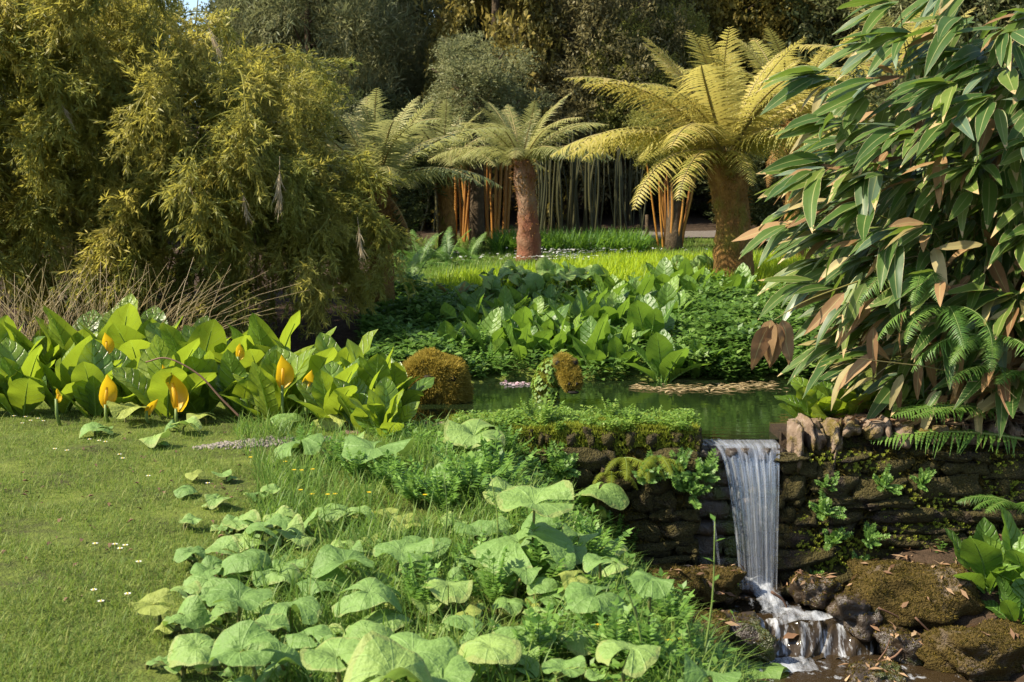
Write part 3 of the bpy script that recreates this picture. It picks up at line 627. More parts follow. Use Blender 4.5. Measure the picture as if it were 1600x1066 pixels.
for row, pts, sz in (('front', FRONT, 0.74), ('back', BACK, 0.90)):
    for k, (px, py) in enumerate(pts):
        p = ground(px, py); s = sz * U(0.88, 1.1) * np.interp(px, [0, 250, 430, 520, 610], [1.0, 1.02, 0.92, 0.90, 0.72])
        left_bed.append(cabbage(p, s, 8 if row == 'front' else 9, 'bright yellow-green skunk cabbage beside the lawn, %s in the %s row' % (place_word(k, len(pts)), row), 'skunk cabbages beside the lawn', SK, 100 + len(left_bed)))
FL = [(165, 608, 60, 0.1), (275, 602, 85, -0.15), (441, 578, 60, 0.05), (478, 598, 52, 0.25), (229, 630, 36, 0.9), (88, 616, 26, 0.3), (167, 535, 40, 0.0), (372, 548, 30, 0.2), (515, 632, 36, 0.2)]
for k, (px, py, hp, tl) in enumerate(FL):
    d = 10.12 if k not in (6, 7) else 10.7; c = at(px, py + hp * 0.5, d); hh = hp / F * d * 0.92
    par = min(left_bed[:13], key=lambda o: abs(o.location.x - c[0])); lo = np.array(par.location)
    obj('flower_spathe', SPA[k % 2], None, par, c - lo, rotz([0.5, -0.55, 0.15, 0.5, 1.2, -0.4, 0.3, 0.2, 0][k]) @ roty(tl) @ S3(hh * 1.15, hh * 1.0, hh))
    g0 = float(h(c[0], c[1])); st = tube([np.array([c[0] + 0.02, c[1] + 0.03, g0 - 0.03]) - lo, (c + np.array([0, 0, (g0 - c[2]) * 0.5])) - lo, c + np.array([0, 0, 0.03]) - lo], [0.016, 0.014, 0.012], 6)
    obj('flower_stalk', st, M['stalk_green'], par)
RB = [(1265, 648), (1300, 662), (1345, 655), (1385, 668), (1415, 660), (1330, 640), (1285, 632)]
for k, (px, py) in enumerate(sorted(RB)):
    p = at(px, py, 10.45); p[2] = float(h(p[0], p[1]))
    cabbage(p, 0.48 * U(0.85, 1.1), 7, 'lime-green floppy cabbage plant under the broad-leaved bamboo, %s' % place_word(k, len(RB)), 'lime cabbage plants on the wall top', SK, 300 + k, 0.4, 1.25)
# far bank
ROWS = [('waterside row', [(700, 560), (760, 560), (815, 566), (868, 566), (925, 578), (965, 580), (1035, 600), (1085, 590)]),
        ('second row', [(672, 532), (708, 528), (738, 532), (775, 540), (815, 545), (848, 545), (890, 548), (935, 556), (975, 552), (1012, 545)]),
        ('middle row', [(735, 505), (790, 512), (830, 515), (880, 520), (920, 522), (960, 520), (1005, 515), (1045, 512)]),
        ('upper row', [(815, 492), (860, 494), (905, 496), (950, 495), (995, 490), (1040, 488), (1085, 485)]),
        ('top row', [(960, 472), (1000, 470), (1035, 468), (1070, 466), (1105, 466), (1135, 478), (1160, 472)])]
kk = 0
for nm, pts in ROWS:
    for k, (px, py) in enumerate(pts):
        kk += 1; cabbage(ground(px, py), U(0.50, 0.70), 8, 'green skunk cabbage on the far bank, %s in the %s' % (place_word(k, len(pts)), nm), 'skunk cabbages on the far bank', SKF, 500 + kk, 0.15, 0.95)
# the leafy clump at the right edge below the wall
for k, (px, py, s) in enumerate([(1545, 925, 0.62), (1600, 905, 0.6), (1590, 975, 0.42)]):
    p = at(px, py, 9.15 - 0.25 * (k == 2)); p[2] = float(h(p[0], p[1]))
    cabbage(p, s, 8, ['large green leafy clump against the wall at the right', 'leafy clump cut by the right edge of the picture', 'small leafy plant below the large clump at the right edge'][k], 'leafy clumps at the right bank', SKF, 700 + k, 0.25, 1.05)

# ------------------------------------------------------------------ butterbur
# (leaf centre px, py, width in px) of the leaves that can be told apart
BB = [(810, 842, 158, .55), (700, 912, 92, .3), (930, 928, 112, .3), (668, 845, 88, .25), (585, 698, 128, .2), (742, 676, 108, .2), (468, 690, 92, .2), (690, 750, 84, .2), (935, 762, 104, .2), (835, 785, 128, .3), (985, 790, 84, .5), (1018, 905, 88, .8), (905, 835, 66, .5), (790, 770, 80, .3),
      (540, 878, 104, .25), (628, 862, 100, .15), (575, 925, 116, .25), (455, 945, 104, .3), (375, 935, 112, .15), (288, 960, 78, .4), (238, 945, 70, .4), (325, 905, 76, .2), (385, 868, 86, .15), (500, 905, 90, .2), (440, 895, 72, .2), (610, 960, 84, .2),
      (375, 1012, 118, .35), (308, 1010, 96, .4), (440, 1035, 96, .3), (525, 1022, 128, .2), (645, 1015, 146, .15), (615, 1055, 150, .3), (765, 1008, 116, .3), (822, 985, 110, .1), (690, 1060, 124, .3), (570, 985, 96, .2), (985, 1012, 116, .2), (880, 1046, 74, .1), (1145, 1018, 96, .6), (1108, 1052, 108, .5), (1192, 1045, 92, .3), (480, 990, 84, .2), (725, 968, 80, .2), (420, 980, 76, .2),
      (340, 778, 50, .2), (292, 762, 44, .2), (375, 812, 66, .3), (412, 822, 74, .2), (446, 828, 60, .2), (402, 772, 44, .2), (347, 742, 36, .1), (305, 740, 34, .2), (200, 638, 72, .5), (290, 662, 50, .1), (150, 668, 54, .2), (240, 682, 54, .2), (22, 592, 70, .4), (312, 648, 48, .1), (562, 802, 54, .1), (602, 800, 46, .1), (470, 842, 50, .1), (430, 765, 50, .2), (395, 845, 60, .1), (345, 858, 60, .2), (520, 655, 60, .3), (450, 650, 58, .2), (490, 642, 56, .3), (545, 690, 64, .1), (640, 745, 70, .2), (870, 870, 70, .4), (860, 925, 64, .6), (745, 830, 70, .2), (905, 990, 80, .2), (960, 960, 66, .5)]
r_ = np.random.default_rng(77)
for k in range(165):
    px = r_.uniform(230, 1000); py = r_.uniform(790, 1066)
    if px < 1000 - (py - 790) * 0 and px > 300 - (py - 790) * 0.25: BB.append((px, py, r_.uniform(24, 66), r_.uniform(0.1, 0.4)))
WHERE = [((0, 640), 'beside the cabbages'), ((640, 720), 'along the wall foot'), ((720, 800), 'in the far row'), ((800, 870), 'in the upper row'), ((870, 930), 'in the middle row'), ((930, 990), 'in the lower row'), ((990, 1200), 'at the bottom edge')]
def band(py): return next(w for (a, b), w in WHERE if a <= py < b)
BB.sort(key=lambda e: (WHERE.index(next(z for z in WHERE if z[0][0] <= e[1] < z[0][1])), e[0]))
cnt = {}
for e in BB: cnt[band(e[1])] = cnt.get(band(e[1]), 0) + 1
seen = {}
STK = []
for k, (px, py, w, tilt) in enumerate(BB):
    hl = np.interp(w, [30, 60, 100, 160], [0.05, 0.09, 0.16, 0.30]) * r_.uniform(0.8, 1.15)
    if px > 820 and py < 925: hl *= 2.0
    c = ground(px, py, hl); W = min((w if w > 140 else w * 0.88) * c[1] / F, 0.62); b = band(py); i = seen.get(b, 0); seen[b] = i + 1
    yel = r_.uniform() < 0.10 and w < 85; cr = 'yellowing' if yel else ('large green' if w > 100 else 'pale green' if w > 60 else 'small pale green')
    g0 = c - np.array([0, 0, hl]); off = np.array([r_.uniform(-.05, .05), r_.uniform(0.0, 0.08), 0]); root = g0 + off; root[2] = float(h(root[0], root[1]))
    t = thing('butterbur', '%s round butterbur leaf, %s %s' % (cr, place_word(i, cnt[b]), b), 'plant', root, 'butterbur plants')
    nn = np.array([r_.normal() * 0.15 - 0.08, -tilt * r_.uniform(0.6, 1.1), 1.0]); sd = rotz(r_.uniform(0, 6.28) if tilt < 0.5 else r_.uniform(-.6, .6)) @ np.array([0, 1.0, 0])
    me = (BLY if yel else BL); me = me[r_.integers(len(me))]
    lc = c - root
    obj('leaf_blade', me, None, t, lc, frames(sd[None], nn[None])[0] * W * 1.05)
    obj('leaf_stalk', tube(spline([(0, 0, -0.02), lc * 0.5 + np.array([off[0] * .5, 0.02, 0]), lc + np.array([0, 0, -0.085 * W])], 6), np.linspace(0.009, 0.006, 6), 5), M['stalk'], t)
    for q in range(r_.integers(0, 3)):
        s2 = W * r_.uniform(0.3, 0.6); a = r_.uniform(0, 6.28); e = np.array([math.cos(a), math.sin(a), 0]) * W * r_.uniform(0.3, 0.55); wp = root + e
        e[2] = float(h(wp[0], wp[1])) - root[2] + max(0.03, hl * r_.uniform(0.3, 0.7)); n2 = np.array([r_.normal() * .3, r_.normal() * .3 - .2, 1.0])
        obj('leaf_blade', BL[r_.integers(len(BL))], None, t, e, frames(np.array([[math.cos(a + 1), math.sin(a + 1), 0]]), n2[None])[0] * s2)
        obj('leaf_stalk', tube(spline([(0, 0, -0.02), e * 0.5, e + np.array([0, 0, -0.085 * s2])], 5), np.linspace(0.008, 0.005, 5), 4), M['stalk'], t)
# paler butterbur on the far bank
FB = [(790, 470), (815, 462), (838, 470), (862, 462), (885, 470), (905, 462), (930, 466), (750, 478), (1045, 446), (1100, 440)]
for k, (px, py) in enumerate(sorted(FB)):
    c = ground(px, py); t = thing('butterbur', 'pale butterbur cluster below the sunlit meadow, %s' % place_word(k, len(FB)), 'plant', c, 'butterbur on the far bank')
    for q in range(6):
        e = np.array([r_.normal() * 0.16, r_.normal() * 0.14, r_.uniform(0.18, 0.38)]); n2 = np.array([r_.normal() * .3, -.35 + r_.normal() * .2, 1.0])
        obj('leaf_blade', BL[r_.integers(len(BL))], None, t, e, frames(r_.normal(size=(1, 3)), n2[None])[0] * r_.uniform(0.2, 0.32))
        obj('leaf_stalk', tube([(e[0] * .3, e[1] * .3, -0.02), e * 0.6, e], [0.01, 0.008, 0.006], 4), M['stalk'], t)

# ------------------------------------------------------------------ grass and ground cover (uncountable)
r_ = np.random.default_rng(21)
BT = [blade(1, 0.09, b, 2) for b in (0.2, 0.5, 0.9)]
n = 290000; y = 3.9 + 7.2 * r_.uniform(0, 1, n) ** 1.5; x = r_.uniform(-0.46, 0.22, n) * y - 0.05
xl = np.interp(y, [2, 4, 6, 8.0, 9.0, 9.9, 11], [0.6, 0.5, 0.2, -0.3, -0.7, -1.5, -2.2])
ok = (x < xl + 0.25 * r_.uniform(0, 1, n)) & (np.sin(x * 5.1 + 2 * np.sin(y * 3)) * np.sin(y * 4.3 + x * 2) + 1.0 > r_.uniform(0, 0.9, n))
x, y = x[ok], y[ok]; gl = blades_at(drop(x, y, -0.004), BT, 0.018, 0.05, 1.15, 3)
i_ = r_.choice(len(x), 9000); gl = join([gl, blades_at(drop(x[i_], y[i_], -0.004), [blade(1, 0.05, b, 3) for b in (0.3, 0.7)], 0.05, 0.10, 0.9, 33)])
n = 200; xx = r_.uniform(-3.2, -0.4, n); yy = r_.uniform(4.6, 9.8, n); ok = xx < np.interp(yy, [4, 6, 8, 10], [0, -.4, -.9, -1.6]); xx, yy = xx[ok], yy[ok]
tag(obj('lawn_scraps', blades_at(drop(xx, yy, 0.015), [diamond(0.06, 0.03, 0.4)], 0.3, 0.9, 0.6, 34), M['twig'], stuff=True), 'withered brown leaf scraps scattered over the lawn', 'leaf litter')
tag(obj('lawn_grass', gl, M['lawn'], stuff=True), 'short mown grass of the sunlit lawn', 'grass')
n = 60000; y = r_.uniform(4.2, 9.9, n); x = r_.uniform(-0.28, 0.30, n) * y + 0.15
lim = np.interp(y, [4, 6, 8, 9.9], [-0.9, -1.3, -1.6, -2.2]); xb = np.interp(y, [4, 6, 8, 8.7, 9.9], [2.1, 1.85, 1.5, 1.42, 1.2])
cl = np.sin(x * 4.7 + 1.3 * np.sin(y * 2.1)) * np.sin(y * 3.9 + x) + 0.35
ok = (x > lim) & (x < xb) & (cl > r_.uniform(-0.5, 1.0, n)); x, y = x[ok], y[ok]
gt = blades_at(drop(x, y, -0.005), [blade(1, 0.035, b, 3) for b in (0.2, 0.5, 1.0)], 0.06, 0.24, 0.6, 4)
tag(obj('long_grass', gt, M['tallgrass'], stuff=True), 'longer tufted grass growing between the butterbur leaves', 'grass')
def sprig(n, l, w, seed, hgt):
    r = np.random.default_rng(seed); gs = []
    for k in range(n):
        a = k * 2.4 + r.uniform(-.3, .3); z = hgt * (k + 0.5) / n; el = r.uniform(-0.2, 0.7); d = np.array([math.cos(a) * math.cos(el), math.sin(a) * math.cos(el), math.sin(el)])
        gs.append(diamond(l * r.uniform(.7, 1.2), w * r.uniform(.7, 1.2)).tf(frames(d[None], np.array([[0, 0, 1.0]]))[0], (0.15 * l * math.cos(a), 0.15 * l * math.sin(a), z)))
    return join(gs)
SPG = [sprig(10, 0.055, 0.035, s, 0.12) for s in range(3)]
def cover(name, label, P, tpls, s0, s1, seed, mat):
    return tag(obj(name, blades_at(P, tpls, s0, s1, 0.5, seed), mat, stuff=True), label, 'ground cover')
n = 4500; y = r_.uniform(4.2, 9.85, n); x = r_.uniform(-1.2, 1.9, n)
xl = np.interp(y, [4, 6, 8, 9.0, 9.9], [0.35, 0.1, -0.35, -0.7, -1.3]); xb = np.interp(y, [4, 6, 8, 8.7, 9.9], [2.0, 1.8, 1.45, 1.4, 1.25]); ok = (x > xl) & (x < xb - 0.2); x, y = x[ok], y[ok]
cover('bank_weeds', 'low leafy weeds covering the slope down to the stream', drop(x, y), SPG, 0.35, 1.1, 5, M['herb'])
n = 30000; px = r_.uniform(570, 1330, n); d = r_.uniform(13.4, 18.6, n); x = (px - 800) / F * d; P = drop(x, d); qx, qy = proj(P)
zone = np.maximum(np.clip((740 - qx) / 60, 0, 1) * (qy > 480), np.clip((qx - 1050) / 50, 0, 1) * (qy > 488)); zone = np.maximum(zone, 0.22 * (qy > 580))
bush = zone * (0.02 + 0.26 * np.clip(np.sin(x * 4.1 + d) * np.sin(d * 3.7 + x * 1.3) + 0.35, 0, 1)) * np.clip((1260 - qx) / 80, 0.15, 1)
ok = (h(x, d) > -0.14) & (r_.uniform(0, 1, n) < np.maximum(zone, 0.10) * np.clip((qy - 452) / 15, 0, 1)); x, d, bush, P = x[ok], d[ok], bush[ok], P[ok]; P[:, 2] += bush * r_.uniform(0, 1, len(x))
cover('bank_cover', 'dense small-leaved greenery covering the far bank', P, SPG, 0.4, 2.0, 6, M['cover'])
n = 4200; x = r_.uniform(-0.45, 1.46, n); y = 9.80 + 0.6 * r_.uniform(0, 1, n) + 0.04 * np.sin(x * 13); cl = np.sin(x * 9 + 2 * np.sin(y * 9)) * np.sin(y * 14 + x * 4); ok = cl > r_.uniform(-0.9, 0.7, n); x, y, cl = x[ok], y[ok], cl[ok]; P = np.stack([x, y, 0.0 + 0 * x], -1); P[:, 2] += 0.05 * r_.uniform(0, 1, len(x)) * np.clip(cl, 0, 1)
cover('wall_top_plants', 'low yellowish-green plants and moss along the top of the pond wall', P, SPG, 0.15, 0.7, 7, M['wallherb'])
n = 15000; x = r_.uniform(-0.5, 1.44, n); y = r_.uniform(9.66, 10.37, n); fz = y < 9.80; zz_ = np.where(fz, -(0.12 + 0.22 * np.sin(x * 5.3 + 1) ** 2) * r_.uniform(0, 1, n) ** 1.3, 0.02 + 0.015 * np.sin(x * 11) * np.sin(y * 17)); y = np.where(fz, 9.80 - 0.02 * r_.uniform(0, 1, n), y); P = np.stack([x, y, zz_], -1)
tag(obj('wall_moss', blades_at(P, [tuft_tpl(4, 0.05, 1.0, 0.006, np.random.default_rng(s)) for s in (1, 2)], 0.35, 1.0, 0.9, 8), M['moss_green'], stuff=True), 'yellow-green moss cushion on the wall left of the waterfall', 'moss')
# meadow of upright blades
BM = [blade(1, 0.05, b, 3) for b in (0.1, 0.3, 0.6)]
n = 24000; d = r_.uniform(16.9, 23, n); px = r_.uniform(675, 1260, n); lo = np.interp(px, [675, 760, 900, 1000, 1130, 1260], [17.4, 17.0, 17.2, 17.8, 17.8, 18.2]); hi = np.interp(px, [675, 840, 950, 1260], [18.6, 19.6, 22.3, 23])
ok = (d > lo) & (d < hi); px, d = px[ok], d[ok]; x = (px - 800) / F * d
tag(obj('meadow_blades', blades_at(drop(x, d, -0.02), BM, 0.20, 0.40, 0.35, 9), M['meadow'], stuff=True), 'sunlit yellow-green bed of upright blade leaves below the tree ferns', 'meadow')
n = 5000; d = r_.uniform(26.0, 28.0, n); px = r_.uniform(772, 1005, n); x = (px - 800) / F * d
tag(obj('strap_leaf_bed', blades_at(drop(x, d, -0.02), [blade(1, 0.055, b, 3) for b in (0.2, 0.5, 0.9)], 0.35, 0.62, 0.5, 10), M['strap'], stuff=True), 'bed of dark green strap leaves behind the middle tree fern', 'plants')
n = 26000; d = r_.uniform(20, 29.5, n); px = r_.uniform(600, 1300, n); x = (px - 800) / F * d
tag(obj('far_grass', blades_at(drop(x, d, -0.01), [blade(1, 0.10, b, 2) for b in (0.2, 0.6)], 0.07, 0.16, 0.6, 11), M['tallgrass'], stuff=True), 'mown grass around the middle tree fern', 'grass')
fl = join([diamond(0.03, 0.022).tf(rotz(a)) for a in np.arange(6) * math.pi / 3]).sh((0, 0, 0.02))
n = 420; d = r_.uniform(22.2, 26, n); px = np.where(r_.uniform(0, 1, n) < 0.7, r_.normal(900, 45, n), r_.uniform(700, 1120, n)); x = (px - 800) / F * d
tag(obj('white_flowers', blades_at(drop(x, d, 0.12), [fl], 0.7, 1.3, 0.4, 12), M['white'], stuff=True), 'drift of tiny white flowers in the grass behind the meadow', 'flowers')

# ------------------------------------------------------------------ herbs and small plants that stand out
def herb_geo(seed, n=15, hgt=0.27):
    r = np.random.default_rng(seed); gs = []
    for k in range(n):
        a = k * 2.4 + r.uniform(-.4, .4); ln = r.uniform(0.1, 0.9); L = hgt * r.uniform(0.7, 1.15); d = np.array([math.cos(a) * math.sin(ln), math.sin(a) * math.sin(ln), math.cos(ln)])
        gs.append(tube([np.zeros(3), d * L * 0.5 + (0, 0, 0.02), d * L], [0.004, 0.003, 0.002], 3, False).rnd(r.uniform()))
        for q in np.linspace(0.25, 1.0, 9):
            for s in (-1, 1):
                sd = nrm(np.cross(d, [0, 0, 1.0]))* s + d * 0.6 + np.array([0, 0, -0.1]); l = 0.048 * (1.25 - 0.8 * abs(q - 0.5)) * r.uniform(.8, 1.2)
                g = diamond(l, l * 0.55).tf(frames(sd[None], np.array([[0, 0, 1.0]]) + 0.3 * r.normal(size=(1, 3)))[0], d * L * q); gs.append(g.rnd(r.uniform()))
        gs.append(diamond(0.045, 0.025).tf(frames(d[None], np.array([[-d[0], -d[1], 1.0]]))[0], d * L).rnd(r.uniform()))
    return join(gs)
HB = [mesh('foliage', herb_geo(s), M['herb']) for s in range(5)]
HBW = [mesh('foliage', herb_geo(s + 9, 10), M['wallherb']) for s in range(3)]; HBD = [mesh('foliage', herb_geo(s + 19, 12), M['herb']) for s in range(3)]
HBW_ = HBW
HPT = [(735, 790, 1.2), (770, 770, 1.2), (740, 900, .7), (690, 800, .9), (880, 810, .7), (870, 755, 1.0), (560, 755, .8), (610, 770, .9), (650, 790, .9), (530, 735, .8), (475, 720, .8), (840, 930, 1), (880, 905, .9), (1000, 840, .9), (1030, 815, 1.1), (985, 870, .9), (920, 890, 1.0), (1050, 950, .8), (1040, 1000, .9), (960, 855, .8), (1020, 800, 1.0), (1045, 850, 1.0), (915, 800, .7), (1020, 870, 1.0), (1070, 890, .8), (770, 950, .8), (655, 960, .8), (960, 1050, .8), (1010, 1060, .8), (840, 1050, .9), (1130, 945, .8), (1090, 930, .7), (790, 720, .9), (820, 700, .8)]
for k, (px, py, s) in enumerate(sorted(HPT)):
    p = ground(px, py); t = thing('leafy_herb', 'feathery green herb among the bank plants, %s' % place_word(k, len(HPT)), 'plant', p, 'leafy herbs on the bank', r_.uniform(0, 6))
    obj('foliage', HB[k % 5], None, t, (0, 0, 0), np.eye(3) * s)
BKP = [(1070, 560), (1105, 540), (1140, 560), (1175, 545), (1110, 580), (1160, 585), (1205, 570), (1090, 515), (1135, 515), (1180, 512), (640, 560), (665, 585), (720, 585), (745, 560), (610, 545), (690, 555), (630, 515), (770, 585), (1215, 530), (1060, 530)]
for k, (px, py) in enumerate(sorted(BKP)):
    t = thing('leafy_herb', 'bushy green herb on the far bank, %s' % place_word(k, len(BKP)), 'plant', ground(px, py), 'herbs on the far bank', r_.uniform(0, 6)); obj('foliage', HB[k % 5], None, t, (0, 0, 0), np.eye(3) * r_.uniform(0.8, 1.3))
TOP = [(800, 0.5), (830, 0.7), (850, 0.9), (880, 0.5), (925, 0.5), (955, 0.7), (985, 0.6), (1030, 0.45), (1065, 0.5)]
for k, (px, s) in enumerate(TOP):
    p = at(px, 680, 9.95 + 0.25 * (k % 2)); p[2] = 0.0; t = thing('leafy_herb', 'small herb sprouting on the mossy wall top, %s' % place_word(k, len(TOP)), 'plant', p, 'herbs on the wall top', k); obj('foliage', HBW_[k % 3], None, t, (0, 0, 0), np.eye(3) * s)
WPT = [(1078, 770, .8), (1095, 745, .8), (1060, 735, .7), (1285, 800, .7), (1300, 845, .6), (1355, 845, .6), (1345, 885, .5), (1290, 760, .5), (1440, 755, .5), (1380, 760, .6), (1270, 905, .5), (1010, 745, .8), (880, 735, .8)]
for k, (px, py, s) in enumerate(WPT):
    p = at(px, py, 9.76); t = thing('wall_plant', 'small leafy plant in the wall %s of the waterfall, %s' % (('left', 'right')[px > 1150], ['high beside the lip', 'top left of the lip', 'under the moss edge', 'below the tall cobbles', 'below the first tuft', 'near the mossy boulder', 'just above the boulder', 'close under the coping', 'far along under the fern', 'in the mossy middle', 'at the foot by the foam', 'among the dry ferns', 'above the round leaf'][k]), 'plant', p, 'plants on the wall face')
    obj('foliage', HBD[k % 3], None, t, (0, 0, 0), rotx(1.0) @ rotz(k) * s)
# daisies, buttercups
def flower_geo(n, l, w, hgt):
    pet = join([diamond(l, w).tf(rotz(a) @ rotx(0.25)) for a in np.arange(n) * 2 * math.pi / n]).sh((0, 0, hgt)); return pet
DM = mesh('petals', flower_geo(9, 0.014, 0.007, 0.04), M['white']); CM = mesh('centre', tube([(0, 0, 0.038), (0, 0, 0.045)], [0.005, 0.003], 6), M['yellow'])
SMm = mesh('stem', tube([(0, 0, -0.01), (0, 0, 0.04)], [0.0015, 0.0015], 4), M['stalk_green']); YM = mesh('petals', flower_geo(5, 0.014, 0.014, 0.09), M['yellow']); SM2 = mesh('stem', tube([(0, 0, -0.01), (0, 0, 0.09)], [0.0015, 0.0015], 4), M['stalk_green'])
DP = [(40, 662), (48, 668), (22, 660), (60, 664), (35, 672), (68, 668), (140, 698), (165, 702), (155, 700), (86, 713), (187, 722), (192, 728), (105, 716), (325, 769), (232, 757), (149, 866), (180, 867), (188, 874), (196, 868), (147, 942), (200, 948), (217, 895), (158, 958)]
for k, (px, py) in enumerate(sorted(DP)):
    t = thing('daisy', 'white daisy in the lawn, %s' % place_word(k, len(DP)), 'flower', ground(px, py), 'daisies in the lawn', k * 0.7)
    for nme, me in (('petals', DM), ('centre', CM), ('stem', SMm)): obj(nme, me, None, t, (0, 0, 0), np.eye(3) * 1.25)
BP = [(470, 790), (472, 757), (489, 755), (488, 796), (512, 797), (524, 796), (577, 794), (446, 742), (460, 756), (664, 798), (392, 735), (730, 898), (1045, 1040), (855, 800), (1063, 1035), (925, 980), (935, 1015)]
for k, (px, py) in enumerate(sorted(BP)):
    t = thing('buttercup', 'small yellow buttercup among the butterbur, %s' % place_word(k, len(BP)), 'flower', ground(px, py + 6), 'buttercups', k)
    obj('petals', YM, None, t, (0, 0, 0), np.eye(3) * 1.2); obj('stem', SM2, None, t, (0, 0, 0), np.eye(3) * 1.2)
n = 1800; x = r_.uniform(3.3, 6.8, n); y = r_.uniform(7.0, 9.75, n); ok = (np.sin(x * 3.1) * np.sin(y * 4 + x) > r_.uniform(-0.4, 0.9, n)) & (x > 3.4 + (9.2 - y) * 0.3); x, y = x[ok], y[ok]
cover('right_bank_weeds', 'low weeds on the litter bank below the right-hand wall', drop(x, y), SPG, 0.3, 0.9, 15, M['cover'])
# tall flower stems in the foreground right
for k, (px, py, tp) in enumerate([(1092, 1066, 815), (1010, 1066, 880), (1075, 1060, 975), (1060, 1070, 990), (1180, 1066, 960), (775, 880, 745), (690, 870, 740)]):
    p = ground(px, py); d = p[1]; q = at(px + [25, -45, -2, 5, -35, -8, 4][k], tp, d) - p; t = thing('flower_stem', 'tall thin green weed stem rising from the bank, %s' % ['with a leafy tip beside the rocks', 'bent and dark in the lower middle', 'short and straight by the buttercups', 'thin between two round leaves', 'leaning over the cascade', 'reddish beside the largest leaf', 'left of the largest leaf'][k], 'plant', p, 'tall weed stems')
    c = spline([np.zeros(3), q * 0.5 + (0.02, 0, 0), q], 9); obj('stem', tube(c, np.linspace(0.006, 0.002, 9), 5), M['stalk_green'], t)
    for j in range(7):
        a = j * 2.4; dd = np.array([math.cos(a), math.sin(a), 0.5]); obj('leaf', diamond(0.09, 0.04).rnd(j * .13), M['herb'], t, c[2 + j], frames(dd[None], np.array([[0, 0, 1.0]]))[0] * (0.55 if k in (0, 4) else 0.35))
# bent brown stem in front of the skunk cabbages
cs_ = spline([at(228, 566, 10.05), at(262, 560, 10.02), at(310, 585, 10.0), at(345, 622, 9.98), at(378, 655, 9.96)], 20)
bs = obj('bent_stem', tube(cs_, np.linspace(0.006, 0.010, 20), 6), M['twig']); tag(bs, 'arched brown dead stem in front of the yellow spathes', 'stem')
# ------------------------------------------------------------------ ferns and tree ferns
def frond_geo(seed, e0, e1, n=36, m=12, droop=0.35, wid=0.2):
    """arching frond of unit length along +Y: midrib, and pinnae cut into leaflets"""
    r = np.random.default_rng(seed); N = 40; ts = np.linspace(0, 1, N); el = np.radians(e0 + (e1 - e0) * ts ** 1.15)
    az = 0.10 * r.normal() * ts; step = 1.0 / (N - 1)
    D = np.stack([np.sin(az) * np.cos(el), np.cos(az) * np.cos(el), np.sin(el)], -1); P = np.cumsum(D * step, 0); P -= P[0]
    rach = tube(P, np.linspace(0.011, 0.002, N), 4, False)
    Vs, Q, L = [], [], []; o = 0; sp = 0.9 / n
    for i, t in enumerate(np.linspace(0.08, 0.985, n)):
        k = t * (N - 1); a = int(k); p = P[a] + (P[min(a + 1, N - 1)] - P[a]) * (k - a); d = D[a]; side = nrm(np.cross(d, [0, 0, 1.0])); up = np.cross(side, d)
        for s in (-1, 1):
            pl = wid * (math.sin(math.pi * min(1, (t + 0.10) / 1.10) ** 0.8) ** 0.7) * r.uniform(0.82, 1.1) + 0.012; dp = droop * r.uniform(0.6, 1.5); fwd = 0.22 + 0.5 * t + r.normal() * 0.09; w0 = sp * 0.58 * min(1, pl / 0.06); rr = r.uniform(0.0, 0.35); tip = 0.12 * r.normal()
            for j in range(m + 1):
                q = j / m; c0 = p + (side * s * q + d * (fwd * q * 0.8 + tip * q * q) + up * (0.10 * q - dp * q * q)) * pl
                w = w0 * (1 - q ** 1.6) * (1.0 if j % 2 else 0.55) * (0.5 + 0.5 * min(1, q * 6)) + 0.0006; b = nrm(d + side * s * 0.5 - up * 0.15); b2 = nrm(-d + side * s * 0.5 - up * 0.15)
                Vs += [c0 + b * w, c0, c0 + b2 * w]; L += [[0, t, rr]] * 3
                if j: Q += [[o - 3, o - 2, o + 1, o], [o - 2, o - 1, o + 2, o + 1]]
                o += 3
    return rach, Geo(Vs, Q, None, L)
FR = {}
def frond_set(mat, key):
    if (mat, key) not in FR:
        e0, e1, wid, dr = {'up': (78, 34, 0.165, 0.3), 'mid': (52, -8, 0.18, 0.42), 'low': (30, -34, 0.18, 0.55), 'hang': (12, -68, 0.17, 0.6), 'skirt': (-45, -88, 0.13, 0.6), 'flat': (12, -14, 0.17, 0.45)}[key]
        ls = []
        for s in range(2):
            a, b = frond_geo(hash(key) % 1 + s + len(FR) * 3, e0, e1, droop=dr, wid=wid); ls.append((mesh('midrib', a, M['rachis' if mat in ('fern_gold', 'fern_olive', 'fern_dead') else 'stalk_green']), mesh('leaflets', b, M[mat])))
        FR[(mat, key)] = ls
    return FR[(mat, key)]
def add_frond(parent, mat, key, loc, az, L, seed, name='frond', roll=0.0):
    rk, lf = frond_set(mat, key)[seed % 2]; Mx = rotz(az) @ roty(roll) * L
    f = obj(name, lf, None, parent, loc, Mx); obj('midrib', rk, None, f, (0, 0, 0)); return f
